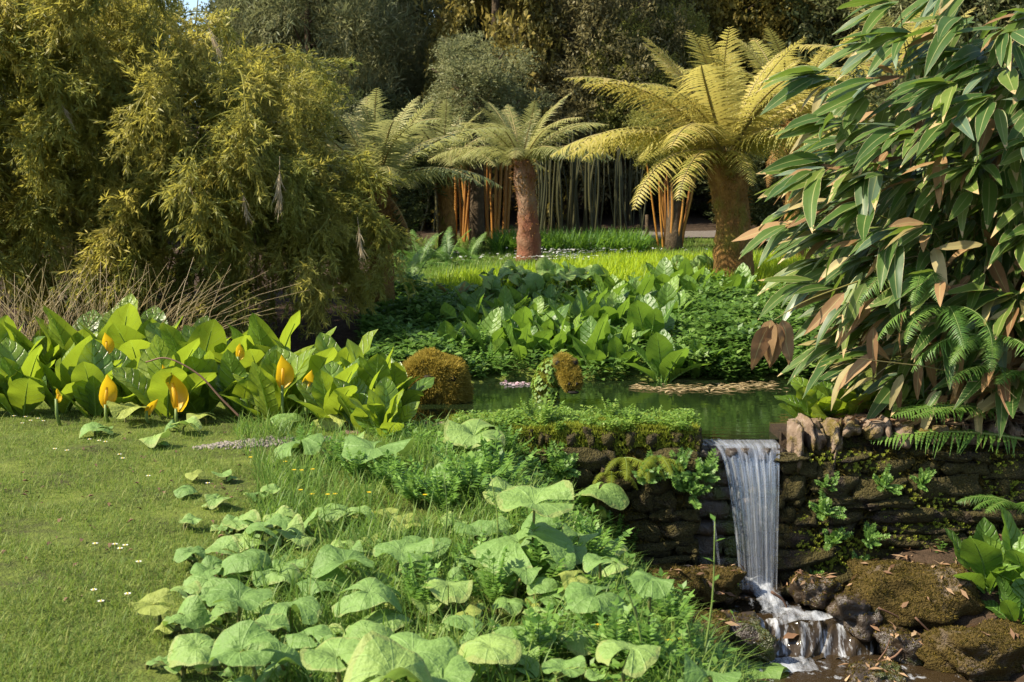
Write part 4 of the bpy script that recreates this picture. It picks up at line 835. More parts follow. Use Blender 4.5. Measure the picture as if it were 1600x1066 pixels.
def tree_fern(px, py, d, pytop, rt, rb, L, nf, mat, label, fib, seed, skirt=5, azfix=None, extra=()):
    r = np.random.default_rng(seed); b = at(px[0], py, d); b[2] = float(h(b[0], b[1])); tp = at(px[1], pytop, d) - b
    t = thing('tree_fern', label, 'tree fern', b, 'tree ferns')
    N = 26; zz = np.linspace(0, 1, N); c = tp[None] * zz[:, None] + np.stack([0.05 * np.sin(zz * 3), 0 * zz, 0 * zz], -1); c[0, 2] -= 0.1
    R = np.interp(zz, [0, 0.12, 0.55, 0.85, 1], [rb * 1.08, rb, rt * 0.92, rt * 1.1, rt * 0.8]); g = tube(c, R, 18)
    ang = np.arctan2(g.V[:, 1], g.V[:, 0]); nz = wob_noise(g.V * np.array([3, 3, 5]), seed, ((2, 1), (6, 0.7), (13, 0.5)))
    ctr = np.stack([np.interp(g.V[:, 2], c[:, 2], c[:, k]) for k in (0, 1)], -1); dv = g.V[:, :2] - ctr; g.V[:, :2] = ctr + dv * (1 + 0.09 * nz)[:, None]
    tr = obj('trunk', g, M[fib], t)
    # old frond stubs and fibres
    ns = 420; zs = r.uniform(0.0, 1.0, ns) ** 0.45; a = r.uniform(0, 6.28, ns); rr = np.interp(zs, zz, R) * 0.97; cc = np.stack([np.interp(zs, zz, c[:, k]) for k in range(3)], -1)
    P = cc + np.stack([np.cos(a) * rr, np.sin(a) * rr, 0 * a], -1); dd = np.stack([np.cos(a) * 0.8, np.sin(a) * 0.8, r.uniform(-0.6, 1.2, ns)], -1)
    st = scatter(diamond(0.11, 0.03), frames(dd, np.array([0, 0, 1.0]) + 0.2 * r.normal(size=(ns, 3)), r.uniform(0.5, 1.2, ns) * np.interp(zs, [0, .6, 1], [.5, .8, 1.3])), P, r.uniform(0, 1, ns))
    obj('frond_stubs', st, M['fern_dead'], tr, stuff=True)
    top = tp + np.array([0, 0, -0.02])
    for k in range(nf):
        q = k / (nf - 1); key = 'up' if q < 0.36 else 'mid' if q < 0.68 else 'low'
        az = k * 2.39996 + r.uniform(-.2, .2) if azfix is None or k >= len(azfix) else azfix[k]
        add_frond(t, mat, key, top + np.array([-math.sin(az), math.cos(az), 0]) * rt * 0.5, az, L * r.uniform(0.85, 1.12) * (0.86 if key == 'up' else 1.08), k, roll=r.uniform(-.25, .25))
    for k, (az, L2, key) in enumerate(extra): add_frond(t, mat, key, top + np.array([-math.sin(az), math.cos(az), 0]) * rt * 0.6, az, L2, k)
    for k in range(skirt):
        az = k * 2.1 + r.uniform(-.4, .4); add_frond(t, 'fern_dead', 'skirt', top + np.array([-math.sin(az), math.cos(az), 0]) * rt * 0.8 - (0, 0, 0.08), az, L * r.uniform(0.4, 0.6), k, 'dead_frond')
    return t
tree_fern((1146, 1132), 446, 18.6, 238, 0.26, 0.29, 2.25, 34, 'fern_gold', 'golden sunlit tree fern with a thick shaggy trunk, nearest of the tree ferns', 'fibre', 1, 0, extra=[(1.75, 2.2, 'low'), (2.2, 2.0, 'hang'), (2.55, 1.7, 'hang'), (1.45, 2.5, 'low'), (3.3, 1.2, 'hang')])
tree_fern((826, 815), 420, 24.0, 250, 0.19, 0.23, 1.62, 26, 'fern_olive', 'olive tree fern with a reddish trunk standing in the middle of the lawn', 'fibre_red', 2, 0)
tree_fern((592, 588), 480, 16.2, 288, 0.15, 0.19, 1.6, 28, 'fern_olive', 'shaded tree fern leaning out beside the left bamboo thicket', 'fibre', 3, 5)
tree_fern((1238, 1240), 430, 21.5, 190, 0.18, 0.2, 2.0, 22, 'fern_gold', 'golden tree fern partly hidden behind the broad-leaved bamboo', 'fibre', 4, 3)
tree_fern((1420, 1420), 420, 20.0, 140, 0.18, 0.2, 2.0, 18, 'fern_gold', 'tree fern almost wholly hidden behind the broad-leaved bamboo', 'fibre', 6, 2)
tree_fern((700, 690), 400, 27.0, 262, 0.17, 0.2, 1.9, 18, 'fern_olive', 'dim tree fern behind, between the shaded and the middle tree fern', 'fibre', 5, 3)
def ground_fern(p, L, n, mat, label, keys, seed, az0=None, spread=6.28, cat='fern'):
    r = np.random.default_rng(seed); t = thing('fern', label, cat, p, 'ferns')
    for k in range(n):
        az = (az0 + (k / max(1, n - 1) - 0.5) * spread if az0 is not None else k * 2.4) + r.uniform(-.15, .15)
        add_frond(t, mat, keys[k % len(keys)], (0, 0, 0), az, L * r.uniform(0.8, 1.15), k, roll=r.uniform(-.3, .3))
    return t
for k, (px, py, L, lab) in enumerate([(655, 420, 0.9, 'dark green fern under the shaded tree fern'), (700, 415, 0.8, 'dark fern spreading at the edge of the meadow'), (640, 470, 0.9, 'shaded fern beside the brown bracken'), (620, 400, 0.9, 'fern in deep shade at the foot of the bamboo'), (735, 405, 0.6, 'small dark fern near the orange canes')]):
    ground_fern(ground(px, py), L, 11, 'fern_green', lab, ['mid', 'low', 'up'], 40 + k)
ground_fern(ground(712, 486), 0.45, 22, 'fern_dead', 'rust-brown clump of dead bracken at the bank', ['mid', 'low', 'up', 'hang'], 50)
# ferns on the right-hand wall
fw = [((1606, 688), 9.72, 1.5, 1, 'flat', math.pi / 2 + 0.02, 0.1, 'long green fern frond lying along the coping of the right-hand wall'),
      ((1560, 640), 9.85, 0.85, 4, 'flat', math.pi / 2, 0.7, 'bright fern arching over the leaf litter on the wall'),
      ((1480, 480), 9.62, 0.6, 4, 'hang', math.pi / 2 + 1.0, 2.2, 'dark fern hanging in the middle of the broad-leaved bamboo'),
      ((1545, 525), 9.6, 0.6, 4, 'hang', math.pi / 2 + 1.0, 2.0, 'dark fern hanging at the right under the bamboo leaves'),
      ((1440, 420), 9.85, 0.6, 4, 'hang', math.pi / 2 + 0.8, 1.8, 'feathery fern high among the bamboo leaves'),
      ((1600, 590), 9.7, 0.7, 4, 'low', math.pi / 2 + 0.7, 1.6, 'fern at the right edge above the wall'),
      ((1590, 790), 9.5, 0.45, 5, 'low', math.pi / 2 + 0.8, 2.2, 'pale fern at the right edge above the leafy clump')]
for k, ((px, py), d, L, n, key, az, spr, lab) in enumerate(fw): ground_fern(at(px, py, d), L, n, 'fern_green', lab, [key], 60 + k, az, spr)
for k, (x_, y_) in enumerate([(4.7, 9.2), (5.3, 8.6), (4.5, 8.3)]): ground_fern(drop(np.array(x_), np.array(y_)), 0.5, 9, 'fern_green', 'green fern on the litter bank beyond the right edge, %s' % place_word(k, 3), ['mid', 'low'], 90 + k)
for k, (px, py) in enumerate([(975, 715), (1005, 720), (1030, 712), (955, 735)]):
    ground_fern(at(px, py, 9.78), 0.32, 3, 'moss_green', 'dry yellowish fern hanging on the wall face, %s' % place_word(k, 4), ['hang'], 80 + k, math.pi, 1.6)

# ------------------------------------------------------------------ fine-leaved weeping bamboo, left
def spray_geo(seed, n=95):
    r = np.random.default_rng(seed); gs = []; lf = diamond(0.16, 0.026, 0.2)
    tw = [(np.zeros(3), np.array([0, 1.0, -0.15]), 1.0)]
    for k in range(6): tw.append((np.array([0, r.uniform(0.1, 0.75), -0.05]), nrm(np.array([r.normal() * 0.8, 0.8, r.normal() * 0.5 - 0.1])), r.uniform(0.3, 0.55)))
    for p, d, l in tw:
        P = p[None] + d[None] * np.linspace(0, l, 5)[:, None]; P[:, 2] -= 0.12 * np.linspace(0, 1, 5) ** 2 * l; gs.append(tube(P, 0.0045, 3, False))
        m = int(n * l / 3.2) + 4
        q = r.uniform(0.1, 1.0, m); B = p + d[None] * (q * l)[:, None]; B[:, 2] -= 0.12 * q ** 2 * l
        dv = nrm(d[None] * 0.8 + r.normal(size=(m, 3)) * 0.5 + np.array([0, 0.35, 0.0])); gs.append(scatter(lf, frames(dv, r.normal(size=(m, 3)) + np.array([0, 0, 1.2]), r.uniform(0.7, 1.25, m)), B, np.zeros(m)))
    g = join(gs); g.L[:, 2] = 0.0; return g
SG = [spray_geo(s) for s in range(7)]
def plume_geo(seed):
    r = np.random.default_rng(seed); m = 60; dv = nrm(np.stack([r.normal(size=m) * 0.18, np.ones(m), r.normal(size=m) * 0.18], -1)); B = np.stack([0 * dv[:, 0], r.uniform(0, 0.6, m), 0 * dv[:, 0]], -1)
    return join([tube([(0, -0.2, 0), (0, 0.3, 0), (0, 0.6, 0)], 0.006, 3, False), scatter(diamond(0.4, 0.014), frames(dv, r.normal(size=(m, 3)), r.uniform(.6, 1.1, m)), B, r.uniform(0, 1, m))])
bt = thing('bamboo_thicket', 'huge weeping thicket of fine-leaved yellow-green bamboo at the left', 'bamboo', (-4.8, 15.6, 0.2)); bo = np.array([-4.8, 15.6, 0.2])
def branch_geo(seed):      # one arching, weeping branch: twig plus sprays; starts at the origin, arches along +Y and hangs
    r = np.random.default_rng(seed); rise = r.uniform(0.10, 0.45); dr = r.uniform(0.5, 1.3)
    c = spline([(0, 0, 0), (r.normal() * .05, 0.35, rise * 0.8), (r.normal() * .1, 0.75, rise), (r.normal() * .12, 1.02, rise - dr * 0.4), (r.normal() * .15, 1.14, rise - dr)], 24); gs = [tube(c, np.linspace(0.012, 0.004, 24), 4, False)]
    for k in range(17):
        q = r.uniform(0.22, 1.0) ** 0.8; i = min(23, int(q * 23)); tg = nrm(c[min(i + 1, 23)] - c[max(i - 1, 0)]); d = nrm(tg * 0.9 + np.array([0, 0.25, -0.45]) + r.normal(size=3) * 0.42)
        g = SG[r.integers(7)].tf(frames(d[None], (np.array([0, 0.5, 0.8]) + 0.4 * r.normal(size=3))[None])[0] * r.uniform(0.32, 0.62), c[i]); g.L[:, 2] = r.uniform(0, 0.22); gs.append(g)
    return join(gs)
BRM = [mesh('branch', branch_geo(s), M['bamboo']) for s in range(7)]
r = np.random.default_rng(9)
for k in range(26):
    bx = r.uniform(-8, -2.6); by = r.uniform(15.2, 16.6); ht = np.interp(bx, [-8, -4, -2.6], [4.4, 4.1, 2.2]) * r.uniform(.7, 1); b = np.array([bx, by, float(h(bx, by)) - 0.05])
    obj('culm', tube(spline([b, b + (r.normal() * .1, -0.1, ht * .6), b + (r.normal() * .3, -0.4, ht)], 12) - bo, np.linspace(0.02, 0.006, 12), 5, False), M['cane_green'], bt)
nb = 0
while nb < 300:
    bx = r.uniform(-8.6, -2.45); hm = np.interp(bx, [-8, -4.4, -3.5, -2.9, -2.4], [4.8, 4.5, 3.8, 3.05, 2.0]); z = 0.45 + (hm - 0.45) * r.uniform(0, 1) ** 0.75
    if nb % 6 == 5: by = r.uniform(15.6, 16.8); a = r.uniform(0.2, 2.9)
    else: by = r.uniform(14.5, 15.7) + 0.28 * z * r.uniform(0, 1); a = -math.pi / 2 + r.normal() * 0.75
    if bx > -3.2: a += r.uniform(0.0, 0.9)
    s_ = r.uniform(0.75, 1.25) * (0.85 if bx > -3 else 1)
    obj('branch', BRM[r.integers(7)], None, bt, np.array([bx, by, z]) - bo, rotz(a - math.pi / 2) @ roty(r.normal() * 0.25) * s_); nb += 1
PLM = [mesh('dead_plume', plume_geo(s), M['bamboo_dead']) for s in range(3)]
for k, (px, py, d, L, dx) in enumerate([(437, 262, 13.7, .62, .02), (300, 300, 13.6, .4, .25), (378, 295, 13.7, .45, .2), (325, 40, 14.7, .5, .4), (95, 160, 13.9, .4, .5), (560, 352, 13.9, .45, .12)]):
    obj('dead_plume', PLM[k % 3], None, bt, at(px, py, d) - bo, frames(np.array([[dx, -0.25, -0.9]]), np.array([[0, -1.0, 0.2]]))[0] * L)
# dry rushes
for k, (px, d, ln, nst) in enumerate([(15, 12.2, -0.1, 80), (75, 12.1, 0.1, 100), (150, 12.2, 0.15, 85), (215, 12.3, 0.45, 70), (265, 12.2, 0.75, 40)]):
    p = at(px, 560, d); p[2] = float(h(p[0], p[1])); t = thing('rush_clump', 'clump of dry brown rushes behind the skunk cabbages, %s' % place_word(k, 5), 'rushes', p, 'dry rush clumps'); gs = []
    for j in range(nst):
        o = r.normal(size=3) * (0.14, 0.1, 0); l = r.uniform(0.5, 1.35); lx = ln * r.uniform(0.4, 1.3) + r.normal() * 0.34; ly = r.normal() * 0.25
        gs.append(tube(spline([o, o + (lx * .35 * l, ly * .4 * l, l * .55), o + (lx * l * 1.0, ly * l, l * (0.95 - 0.2 * abs(lx)))], 5), np.linspace(0.0045, 0.002, 5), 3, False).rnd(r.uniform()))
    obj('stems', join(gs), M['rush'], t, stuff=True)

# ------------------------------------------------------------------ broad-leaved bamboo, right
LG = [sasa_leaf(s) for s in range(8)]
LM = {k: [mesh('leaf', g, M[k]) for g in LG] for k in ('sasa', 'sasa_blue', 'sasa_straw', 'sasa_dead')}
sb = np.array([4.0, 10.75, 0.05]); st_ = thing('broad_leaved_bamboo', 'broad-leaved bamboo with big drooping leaves and withered tips, overhanging the wall', 'bamboo', sb)
C0 = np.array([4.18, 10.75, 1.75]); RX, RY, RZ = 2.0, 1.35, 2.05; leaves = []
r = np.random.default_rng(15)
for k in range(175):
    th = r.uniform(math.pi * 0.93, math.pi * 2.05) if k % 5 else r.uniform(0, 6.28); ph = math.asin(r.uniform(-0.85, 0.97)); f = r.uniform(0.72, 1.0)
    o = np.array([math.cos(th) * math.cos(ph), math.sin(th) * math.cos(ph), math.sin(ph)]); shx = np.interp(o[2], [-1, -0.5, 0.3, 1], [0.62, 0.88, 1.0, 0.9])
    p = C0 + o * np.array([RX * shx, RY, RZ]) * f
    if p[2] < 0.35: p[2] = 0.35 + r.uniform(0, 0.3)
    out = nrm(o * np.array([1, 1, 0.3]) + np.array([-0.35, -0.2, 0]) + 0.25 * r.normal(size=3)); base = np.array([sb[0] + r.uniform(-.9, 1.3), sb[1] + r.uniform(-.3, .5), 0.02])
    if k % 2 == 0:
        cu = spline([base, base * 0.45 + p * 0.55 + np.array([0.1, 0.1, 0.35]), p], 12); obj('cane', tube(cu - sb, np.linspace(0.010, 0.004, 12), 5, False), M['cane_green'], st_)
    m = r.integers(5, 8)
    for j in range(m):
        s = (j - (m - 1) / 2) / m; yaw = s * 2.0 + r.normal() * 0.2; c, sn = math.cos(yaw), math.sin(yaw); dd = np.array([out[0] * c - out[1] * sn, out[0] * sn + out[1] * c, 0])
        d = nrm(dd * np.array([1.0, 0.8, 1]) + np.array([-0.45 if o[0] < 0.1 else r.uniform(-0.3, 0.5), 0, r.uniform(-0.75, 0.12)])); nn = np.array([-0.25, -0.35, 1.0]) + 0.35 * r.normal(size=3)
        q = r.uniform(); low = np.interp(p[2], [0.2, 1.2, 2.2], [0.7, 0.32, 0.07]); key = 'sasa_straw' if q < low * 0.5 else 'sasa_dead' if q < low * 0.85 else 'sasa_blue' if q > 0.88 else 'sasa'
        leaves.append((p + d * 0.03 * j, d, nn, r.uniform(0.34, 0.64) * (0.8 if key != 'sasa' else 1), key))
leaves.sort(key=lambda l: l[0][1] + 0.35 * l[0][0])
rest = {}
for k, (p, d, nn, s, key) in enumerate(leaves):
    Mx = frames(d[None], nn[None])[0] * s; nme = 'dead_leaf' if key in ('sasa_dead', 'sasa_straw') else 'leaf'
    if k < 296: obj(nme, LM[key][k % 8], None, st_, p - sb, Mx)
    else: rest.setdefault((key, k % 8), []).append((p - sb, Mx))
for k in range(1500):      # leaves deep inside the clump
    o = nrm(r.normal(size=3)); p = C0 + o * np.array([RX, RY, RZ]) * r.uniform(0.3, 0.8); p[2] = max(p[2], 0.3); d = nrm(o * (1, 1, 0.2) + (-0.3, 0, -0.6) + 0.4 * r.normal(size=3))
    rest.setdefault(('sasa_dead' if r.uniform() < np.interp(p[2], [0.3, 1.2], [0.5, 0.1]) else 'sasa', k % 8), []).append((p - sb, frames(d[None], np.array([[-.2, -.3, 1.0]]) + .3 * r.normal(size=(1, 3)))[0] * r.uniform(0.35, 0.55)))
for key in ('sasa', 'sasa_blue', 'sasa_straw', 'sasa_dead'):
    gs = [scatter(LG[i], np.array([m for _, m in l]), np.array([p for p, _ in l]), r.uniform(0, 1, len(l))) for (kk_, i), l in rest.items() if kk_ == key]
    if gs: obj('inner_leaves' if key in ('sasa', 'sasa_blue') else 'inner_dead_leaves', join(gs), M[key], st_, stuff=True)
for k in range(60):      # dry canes low in the clump
    p = np.array([r.uniform(-0.8, 1.8), r.uniform(-0.9, 0.0), r.uniform(0.05, 0.9)]); d = np.array([r.normal() * 0.5 - 0.3, r.normal() * 0.25 - 0.15, r.normal() * 0.3]); obj('dry_cane', tube([p, p + d * 0.5, p + d + (0, 0, -0.05)], [0.006, 0.005, 0.003], 4, False), M['rush'], st_)
for k in range(110):      # withered leaves hanging low at the front of the clump
    z = r.uniform(0.25, 1.45); x_ = r.uniform(np.interp(z, [0.2, 0.7, 1.5], [2.9, 2.5, 2.3]), 5.0); y_ = 9.62 + 0.35 * r.uniform() + 0.25 * abs(x_ - 3.6) * 0.3; d = nrm(np.array([-0.55 + 0.4 * r.normal(), -0.15, -0.75 + 0.35 * r.normal()]))
    key = 'sasa_dead' if r.uniform() < 0.5 else 'sasa_straw' if r.uniform() < 0.6 else 'sasa'; obj('withered_leaf', LM[key][k % 8], None, st_, np.array([x_, y_, z]) - sb, frames(d[None], np.array([[-0.4, -0.6, 0.7]]) + 0.45 * r.normal(size=(1, 3)))[0] * r.uniform(0.26, 0.46))
    if k % 3 == 0: obj('dry_twig', tube(spline([np.array([x_, y_, z]) - sb, np.array([x_ + 0.25, y_ + 0.2, z + 0.12]) - sb, np.array([x_ + 0.6, y_ + 0.6, z + 0.1]) - sb], 6), np.linspace(0.003, 0.006, 6), 4, False), M['rush'], st_)
DL = [mesh('dead_leaf', crumpled(s), M['sasa_dead']) for s in range(4)]
for k, (px, py, dx) in enumerate([(1205, 500, -.25), (1212, 505, .1), (1200, 510, -.5), (1222, 500, .25)]):
    o = obj('dead_leaf', DL[k], None, st_, at(px, py, 9.6) - sb, frames(np.array([[dx, 0, -1.0]]), np.array([[0.2 * k - .3, -1.0, 0.1]]))[0] * 0.36 * np.array([1.5, 1, 1])[None, :]); o['label'] = 'crumpled pale brown dead leaf hanging over the pond'
obj('hanging_twig', tube(spline([at(1210, 500, 9.6) - sb, at(1260, 470, 9.75) - sb, at(1340, 440, 10.0) - sb], 8), np.linspace(0.003, 0.007, 8), 4, False), M['cane_green'], st_)

# ------------------------------------------------------------------ canes and background trees
def cane_clump(pts, d, z1, mat, label, rad, seed, name='bamboo_clump'):
    r = np.random.default_rng(seed); x0 = np.mean([p[0] for p in pts]); b = at(x0, 380, d); b[2] = float(h(b[0], b[1])); t = thing(name, label, 'bamboo', b, 'bamboo canes')
    for (pa, pb) in pts:
        dd = d + r.uniform(-0.6, 0.6); p = at(pa, 380, dd); p[2] = float(h(p[0], p[1])) - 0.05; q = at(pb, 200, dd); q[2] = z1 * r.uniform(0.8, 1.1)
        m = (p + q) / 2 + np.array([r.normal() * .06, 0, 0]); obj('cane', tube(spline([p - b, m - b, q - b], 8), np.linspace(rad, rad * 0.6, 8) * r.uniform(0.7, 1.1), 6, False), M[mat], t)
    return t
r = np.random.default_rng(31)
cane_clump([(x_, x_ + r.uniform(-14, 14)) for x_ in np.concatenate([r.uniform(738, 792, 17), r.uniform(700, 740, 7)])], 29.3, 4.2, 'cane_orange', 'stand of tall orange-brown bamboo canes left of the middle tree fern', 0.045, 1)
cane_clump([(x_, 1047 + (x_ - 1047) * 2.2 + r.normal() * 8) for x_ in r.uniform(1028, 1068, 17)], 27.6, 3.2, 'cane_orange', 'fan of bright orange bamboo canes left of the golden tree fern', 0.035, 2)
cane_clump([(x_, x_ + r.uniform(-12, 12)) for x_ in r.uniform(838, 935, 34)], 31.0, 3.4, 'cane_dark', 'dense row of olive bamboo canes right of the middle tree fern', 0.04, 3)
cane_clump([(x_, x_ + r.uniform(-12, 12)) for x_ in r.uniform(930, 1005, 22)], 31.6, 3.4, 'cane_dark', 'thin grey bamboo canes in shade behind the strap leaves', 0.028, 4)
cane_clump([(x_, x_ + r.uniform(-12, 12)) for x_ in r.uniform(620, 700, 16)], 31.2, 3.2, 'cane_dark', 'dim bamboo canes behind the shaded tree fern', 0.04, 5)
def twig_tpl(seed, n, l, w, ln):
    r = np.random.default_rng(seed); gs = []
    for k in range(n):
        q = (k + 0.5) / n; d = nrm(np.array([r.normal() * 0.8, 0.6, r.normal() * 0.5])); gs.append(diamond(l * r.uniform(.7, 1.2), w).tf(frames(d[None], np.array([[0, 0, 1.0]]) + .5 * r.normal(size=(1, 3)))[0], (r.normal() * 0.04, q * ln, r.normal() * 0.04)))
    return join(gs)
TW = [twig_tpl(s, 12, 0.11, 0.046, 0.42) for s in range(4)]; TWF = [twig_tpl(s + 9, 14, 0.16, 0.022, 0.5) for s in range(3)]
def crown_geo(seed, rx, rz, n, tpls, kind):
    r = np.random.default_rng(seed); P, D, Nn = [], [], []
    if kind == 'conifer':
        for k in range(150):
            z = r.uniform(0.02, 1); R = rx * (1 - z * 0.75) * r.uniform(0.7, 1.1); a = r.uniform(0, 6.28); m = n // 150; q = r.uniform(0.35, 1, m) ** 0.6
            x_ = np.stack([math.cos(a) * R * q, math.sin(a) * R * q, rz * 2 * (z - 0.5) - 0.45 * R * q ** 2 + 0.05 * r.normal(size=m)], -1) + r.normal(size=(m, 3)) * 0.13
            P.append(x_); D.append(np.array([math.cos(a), math.sin(a), -0.5]) + 0.5 * r.normal(size=(m, 3)))
    else:
        nc = 46
        for k in range(nc):
            o = nrm(r.normal(size=3)); c = o * np.array([rx, rx, rz]) * r.uniform(0.45, 0.95) ** 0.7; m = n // nc; s = r.uniform(0.35, 0.75) * rx * 0.42
            e = nrm(r.normal(size=(m, 3))); P.append(c + e * s * r.uniform(0.4, 1.0, (m, 1)) * np.array([1.0, 1.0, 0.75])); D.append(e + np.array([0, 0, 0.1 if kind == 'bush' else 0.9]) + 0.4 * r.normal(size=(m, 3)))
    P = np.concatenate(P); D = np.concatenate(D); k = r.integers(len(tpls), size=len(P))
    return join([scatter(t, frames(D[k == i], np.array([0, 0, 1.0]) + .4 * r.normal(size=((k == i).sum(), 3)), r.uniform(.7, 1.3, (k == i).sum())), P[k == i], r.uniform(0, 1, (k == i).sum())) for i, t in enumerate(tpls)])
def limbs(rx, rz, zc, seed):
    r = np.random.default_rng(seed); gs = [tube(spline([(0, 0, -0.2), (0.1, 0, zc * .5), (0, 0.1, zc), (0.05, 0, zc + rz * 0.8)], 10), np.linspace(0.2, 0.03, 10), 8)]
    for k in range(9):
        a = k * 2.4; z = zc - rz * 0.6 + rz * 1.2 * k / 9; gs.append(tube(spline([(0, 0, z - 0.5), (math.cos(a) * rx * .4, math.sin(a) * rx * .4, z), (math.cos(a) * rx * .8, math.sin(a) * rx * .8, z + 0.4)], 6), np.linspace(0.07, 0.015, 6), 5, False))
    return join(gs)
CR = {}
def tree(px, d, zb, zt, rx, mat, kind, label, seed, fine=False, n=3000):
    key = (mat, kind, fine)
    if key not in CR: CR[key] = mesh('crown', crown_geo(seed, 1.9, 2.6, n, TWF if fine else TW, kind), M[mat])
    x_ = (px - 800) / F * d; z0 = float(h(x_, d)); zc = (zb + zt) / 2 - z0; rz = (zt - zb) / 2
    t = thing('tree', label, 'tree', (x_, d, z0), 'background trees', seed * 1.3)
    obj('trunk', limbs(rx, rz, zc, seed), M['bark'], t); obj('crown', CR[key], None, t, (0, 0, zc), S3(rx / 1.9, rx / 1.9, rz / 2.6), stuff=True)
TR = [(492, 33, 1.6, 10.5, 2.2, 't_grey', 'up', True, 'tall grey-green bamboo-like tree just right of the left thicket'), (560, 36, 2.5, 11.5, 2.4, 't_grey', 'up', True, 'grey-green slender-leaved tree behind the shaded tree fern'),
      (640, 40, 2.0, 13, 2.8, 't_dark', 'bush', False, 'dark tree in shade left of the golden conifer'), (770, 33, 2.4, 13.5, 2.1, 't_gold', 'conifer', False, 'conifer with golden drooping sprays behind the middle tree fern'), (845, 41, 2, 13.5, 2.6, 't_dark', 'conifer', False, 'dark conifer right of the golden conifer'),
      (930, 33.4, 2.0, 8.8, 1.9, 't_brown', 'bush', False, 'brownish small-leaved tree over the olive canes'), (975, 33, 2.6, 6.6, 1.3, 't_yellow', 'bush', False, 'yellow-green shrub behind the golden tree fern fronds'), (1035, 34, 2.5, 7.4, 1.2, 't_yellow', 'up', False, 'upright yellow-green shrub beyond the orange canes'),
      (985, 37, 3, 12, 2.3, 't_brown', 'bush', False, 'tall brownish tree above the yellow-green shrubs'), (1110, 37, 4.0, 13, 2.5, 't_gold', 'bush', False, 'olive tree with hanging foliage above the golden tree fern'), (1190, 39, 2, 12.5, 2.6, 't_dark', 'bush', False, 'dark tree behind the golden tree fern'), (1160, 33, 1.5, 4.5, 1.6, 't_dark', 'bush', False, 'dark bush at the end of the path'),
      (1290, 37, 2, 12, 2.7, 't_dark', 'bush', False, 'dark tree seen through the broad-leaved bamboo'), (1420, 36, 2, 12, 2.9, 't_grey', 'up', True, 'grey-green tree behind the broad-leaved bamboo'), (1560, 35, 2, 12, 2.9, 't_dark', 'bush', False, 'dark tree behind the right edge of the bamboo'), (1720, 34, 2, 11, 2.9, 't_dark', 'bush', False, 'dark tree beyond the right edge'),
      (120, 30, 1, 8, 2.6, 't_dark', 'bush', False, 'dark tree hidden behind the left thicket'), (-60, 32, 1, 11, 3, 't_grey', 'up', True, 'grey-green tree beyond the left edge'), (240, 36, 1, 7.0, 2.4, 't_dark', 'bush', False, 'dark tree behind the top of the left thicket'), (445, 44, 2, 12.5, 2.0, 't_dark', 'bush', False, 'dark tree beside the patch of sky'),
      (520, 50, 3, 17, 3.6, 't_dark', 'conifer', False, 'far dark conifer behind the grey-green trees'), (690, 50, 3, 17, 3.4, 't_dark', 'bush', False, 'far dark tree left of the golden conifer'), (850, 52, 3, 18, 3.6, 't_dark', 'bush', False, 'far dark tree right of the golden conifer'), (1010, 51, 3, 17, 3.6, 't_dark', 'conifer', False, 'far dark conifer behind the brownish tree'), (1160, 52, 3, 18, 3.8, 't_dark', 'bush', False, 'far dark tree above the golden tree fern'), (1330, 50, 3, 17, 3.8, 't_dark', 'bush', False, 'far dark tree above the right bamboo'), (1500, 50, 3, 17, 3.8, 't_dark', 'conifer', False, 'far dark conifer at the right'),
      (745, 28.4, 2.55, 5.4, 1.3, 't_grey', 'bush', False, 'grey-green bush over the tops of the orange canes'), (880, 33.2, 2.3, 5.0, 1.4, 't_brown', 'bush', False, 'brownish bush hanging over the olive canes'), (630, 32, 1.4, 4.4, 1.4, 't_dark', 'bush', False, 'dark bush behind the shaded tree fern'), (1000, 34.5, 1.6, 4.5, 1.5, 't_dark', 'bush', False, 'dark bush behind the grey canes'), (560, 26, 0.8, 3.8, 1.5, 't_dark', 'bush', False, 'dark bush in shade behind the bamboo edge'), (1470, 14.2, 0.2, 3.4, 1.3, 't_dark', 'bush', False, 'added dark backing shrub close behind the broad-leaved bamboo'), (1640, 13.6, 0.2, 3.4, 1.4, 't_dark', 'bush', False, 'added dark backing shrub behind the bamboo at the right edge'), (1052, 27.2, 2.35, 4.3, 0.9, 't_yellow', 'bush', False, 'yellow-green foliage at the top of the orange cane fan'), (1230, 28, 0.9, 3.4, 1.4, 't_dark', 'bush', False, 'dark bush right of the golden tree fern')]  # two shrubs behind the broad-leaved bamboo are added to darken its gaps
for k, (px, d, zb, zt, rx, mat, kind, fine, lab) in enumerate(TR): tree(px, d, zb, zt, rx, mat, kind, lab, k + 1, fine, 4600 if zt > 8 else 4000)

# ------------------------------------------------------------------ moss sculptures in the pond
def blob(profile, seed, amp=0.06):      # union-like body from a swept tube
    P = spline([p[:3] for p in profile], 26); R = np.interp(np.linspace(0, 1, 26), np.linspace(0, 1, len(profile)), [p[3] for p in profile]); g = tube(P, R, 16); g.V += (amp * wob_noise(g.V * 9, seed))[:, None] * nrm(g.V - g.V.mean(0)) * 0.3; return g
CT = [tuft_tpl(6, 0.042, 1.2, 0.006, np.random.default_rng(s)) for s in (5, 6)]
p = ground(680, 628); p = at(678, 626, 12.1); p[2] = WATER_Z - 0.06
hs = thing('moss_sculpture', 'round moss-covered sculpture hump with a dark eye hole rising from the pond', 'sculpture', p)
g = rock(90, 10, 0.15, 0.16).tf(S3(0.60, 0.45, 0.52)).sh((0, 0, 0.18)); g.V[:, 2] += 0.06 * np.exp(-((g.V[:, 0] + 0.08) / 0.12) ** 2) * (g.V[:, 2] > 0.2)
obj('body', g, M['moss_core'], hs); obj('moss', moss_on(g, 5200, np.random.default_rng(2), CT[0], (0.6, 1.2)), M['moss'], hs, stuff=True)
